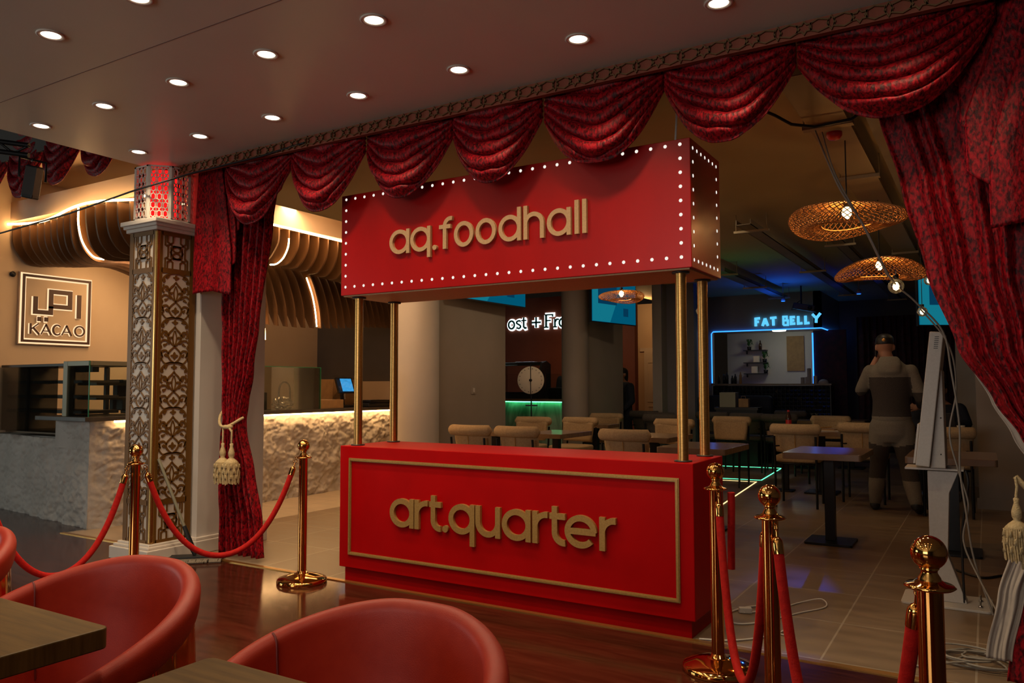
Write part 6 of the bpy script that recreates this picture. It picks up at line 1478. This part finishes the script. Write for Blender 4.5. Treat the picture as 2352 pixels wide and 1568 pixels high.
# --- seated person in dark clothing behind the laptop, facing the camera
def seated(loc, rz, label, cloth):
    t = thing('person', label, 'person', loc, rz)
    b = MB(); T2 = [(.46, 0, 0, .165, .14), (.56, 0, 0, .165, .12), (.72, 0, .0, .155, .11), (.88, 0, .02, .185, .12), (.99, 0, .03, .19, .105), (1.05, 0, .04, .13, .08), (1.10, 0, .05, .062, .06)]
    hc2 = (0, .085, 1.215)
    torso(b, T2); limb(b, [(0, .05, 1.07), (0, .07, 1.15)], [.058, .054]); head(b, hc2, (0, 1, -.25))
    for s_ in (1, -1):
        sh, el, wr = (s_ * .195, .03, .99), (s_ * .27, .12, .83), (s_ * .13, .30, .80)
        limb(b, [sh, el, wr], [.058, .044, .030]); hand(b, wr, (-s_ * .35, .9, -.1), (0, 0, -1), 1.0, .5)
        limb(b, [(s_ * .09, 0, .50), (s_ * .13, .42, .50), (s_ * .14, .40, .08)], [.09, .062, .042]); limb(b, [(s_ * .14, .40, .06), (s_ * .15, .54, .035)], [.04, .028])
    fuse(b, 'body', ['skin'], t, .012, 3)
    h = MB(); torso(h, [(z, cx, cy, rx + .03, ry + .03) for z, cx, cy, rx, ry in T2[:-1]])
    for s_ in (1, -1): limb(h, [(s_ * .195, .03, .99), (s_ * .27, .12, .83), (s_ * .16, .26, .81)], [.085, .064, .046])
    fuse(h, 'jacket', [cloth], t, .015, 3)
    j = MB(); 
    for s_ in (1, -1): limb(j, [(s_ * .09, 0, .50), (s_ * .13, .42, .50), (s_ * .14, .40, .12)], [.112, .082, .06])
    torso(j, [(.42, 0, 0, .17, .15), (.54, 0, 0, .178, .14)]); fuse(j, 'trousers', [cloth], t, .015, 3)
    hr = MB(); c = Vector(hc2); loft(hr, [(c + Vector((0, y, z)), rx, ry, X_, Y_) for z, y, rx, ry in ((-.03, -.03, .078, .082), (.03, -.02, .086, .100), (.08, -.015, .080, .098), (.115, -.012, .055, .07), (.130, -.01, .02, .03))], 22); fuse(hr, 'hair', ['hair_black'], t, .010, 2)
    for s_ in (1, -1):
        sm = MB(); limb(sm, [(s_ * .14, .39, .055), (s_ * .15, .56, .035)], [.05, .038]); sm.v = [(v[0], v[1], max(v[2], .001)) for v in sm.v]; fuse(sm, 'shoe', ['cap_black'], t, .011, 2)
    return t
seated((3.19, 6.56, 0), PI, 'seated person in dark clothes behind the laptop by the right wall', 'navy_cloth')
copy_tree(dc, (3.19, 6.50, 0), PI, 'dark dining chair carrying the seated person by the right wall', GD)
# --- two people in dark clothes at the back, mostly hidden
def standing(loc, rz, label, cloth, k=1.0):
    t = thing('person', label, 'person', loc, rz); t.scale = (k, k, k)
    b = MB(); torso(b, TS); limb(b, [(0, 0, 1.50), (0, .02, 1.60)], [.058, .054]); hc2 = (0, .03, 1.665); head(b, hc2, (0, 1, -.1))
    for s_ in (1, -1):
        el, wr = (s_ * .25, .0, 1.15), (s_ * .20, .20, .98)
        limb(b, [(s_ * .19, 0, 1.43), el, wr], [.058, .044, .030]); hand(b, wr, (-s_ * .2, .9, -.3), (0, 0, -1), 1, .6)
        limb(b, [(s_ * .09, 0, .88), (s_ * .11, .03, .50), (s_ * .11, -.02, .085)], [.09, .060, .042]); limb(b, [(s_ * .11, -.02, .07), (s_ * .12, .12, .035)], [.04, .03])
    fuse(b, 'body', ['skin'], t, .012, 3)
    h = MB(); torso(h, [(.86, 0, 0, .19, .15)] + [(z, cx, cy, rx + .028, ry + .028) for z, cx, cy, rx, ry in TS if 1.0 <= z < 1.52])
    for s_ in (1, -1): limb(h, [(s_ * .19, 0, 1.43), (s_ * .25, .0, 1.15), (s_ * .21, .16, 1.01)], [.084, .064, .048])
    fuse(h, 'jacket', [cloth], t, .015, 3)
    j = MB(); torso(j, [(.74, 0, 0, .165, .13), (.92, 0, 0, .18, .138)])
    for s_ in (1, -1): limb(j, [(s_ * .09, 0, .86), (s_ * .11, .03, .50), (s_ * .11, -.02, .11)], [.112, .078, .06])
    fuse(j, 'trousers', [cloth], t, .014, 3)
    hr = MB(); c = Vector(hc2); loft(hr, [(c + Vector((0, y, z)), rx, ry, X_, Y_) for z, y, rx, ry in ((-.14, -.06, .06, .045), (-.06, -.045, .078, .07), (.03, -.02, .086, .100), (.08, -.015, .080, .098), (.115, -.012, .055, .07), (.130, -.01, .02, .03))], 22); fuse(hr, 'hair', ['hair_black'], t, .010, 2)
    for s_ in (1, -1):
        sm = MB(); limb(sm, [(s_ * .11, -.03, .055), (s_ * .12, .14, .035)], [.05, .038]); sm.v = [(v[0], v[1], max(v[2], .001)) for v in sm.v]; fuse(sm, 'shoe', ['cap_black'], t, .011, 2)
    return t
standing((-1.58, 8.46, 0), 2.6, 'dark clothed person half hidden behind the edge of the second wall panel', 'navy_cloth', .88)
standing((-2.85, 8.955, 0), PI, 'dark haired person behind the green lit counter, only the head showing', 'navy_cloth', .97)
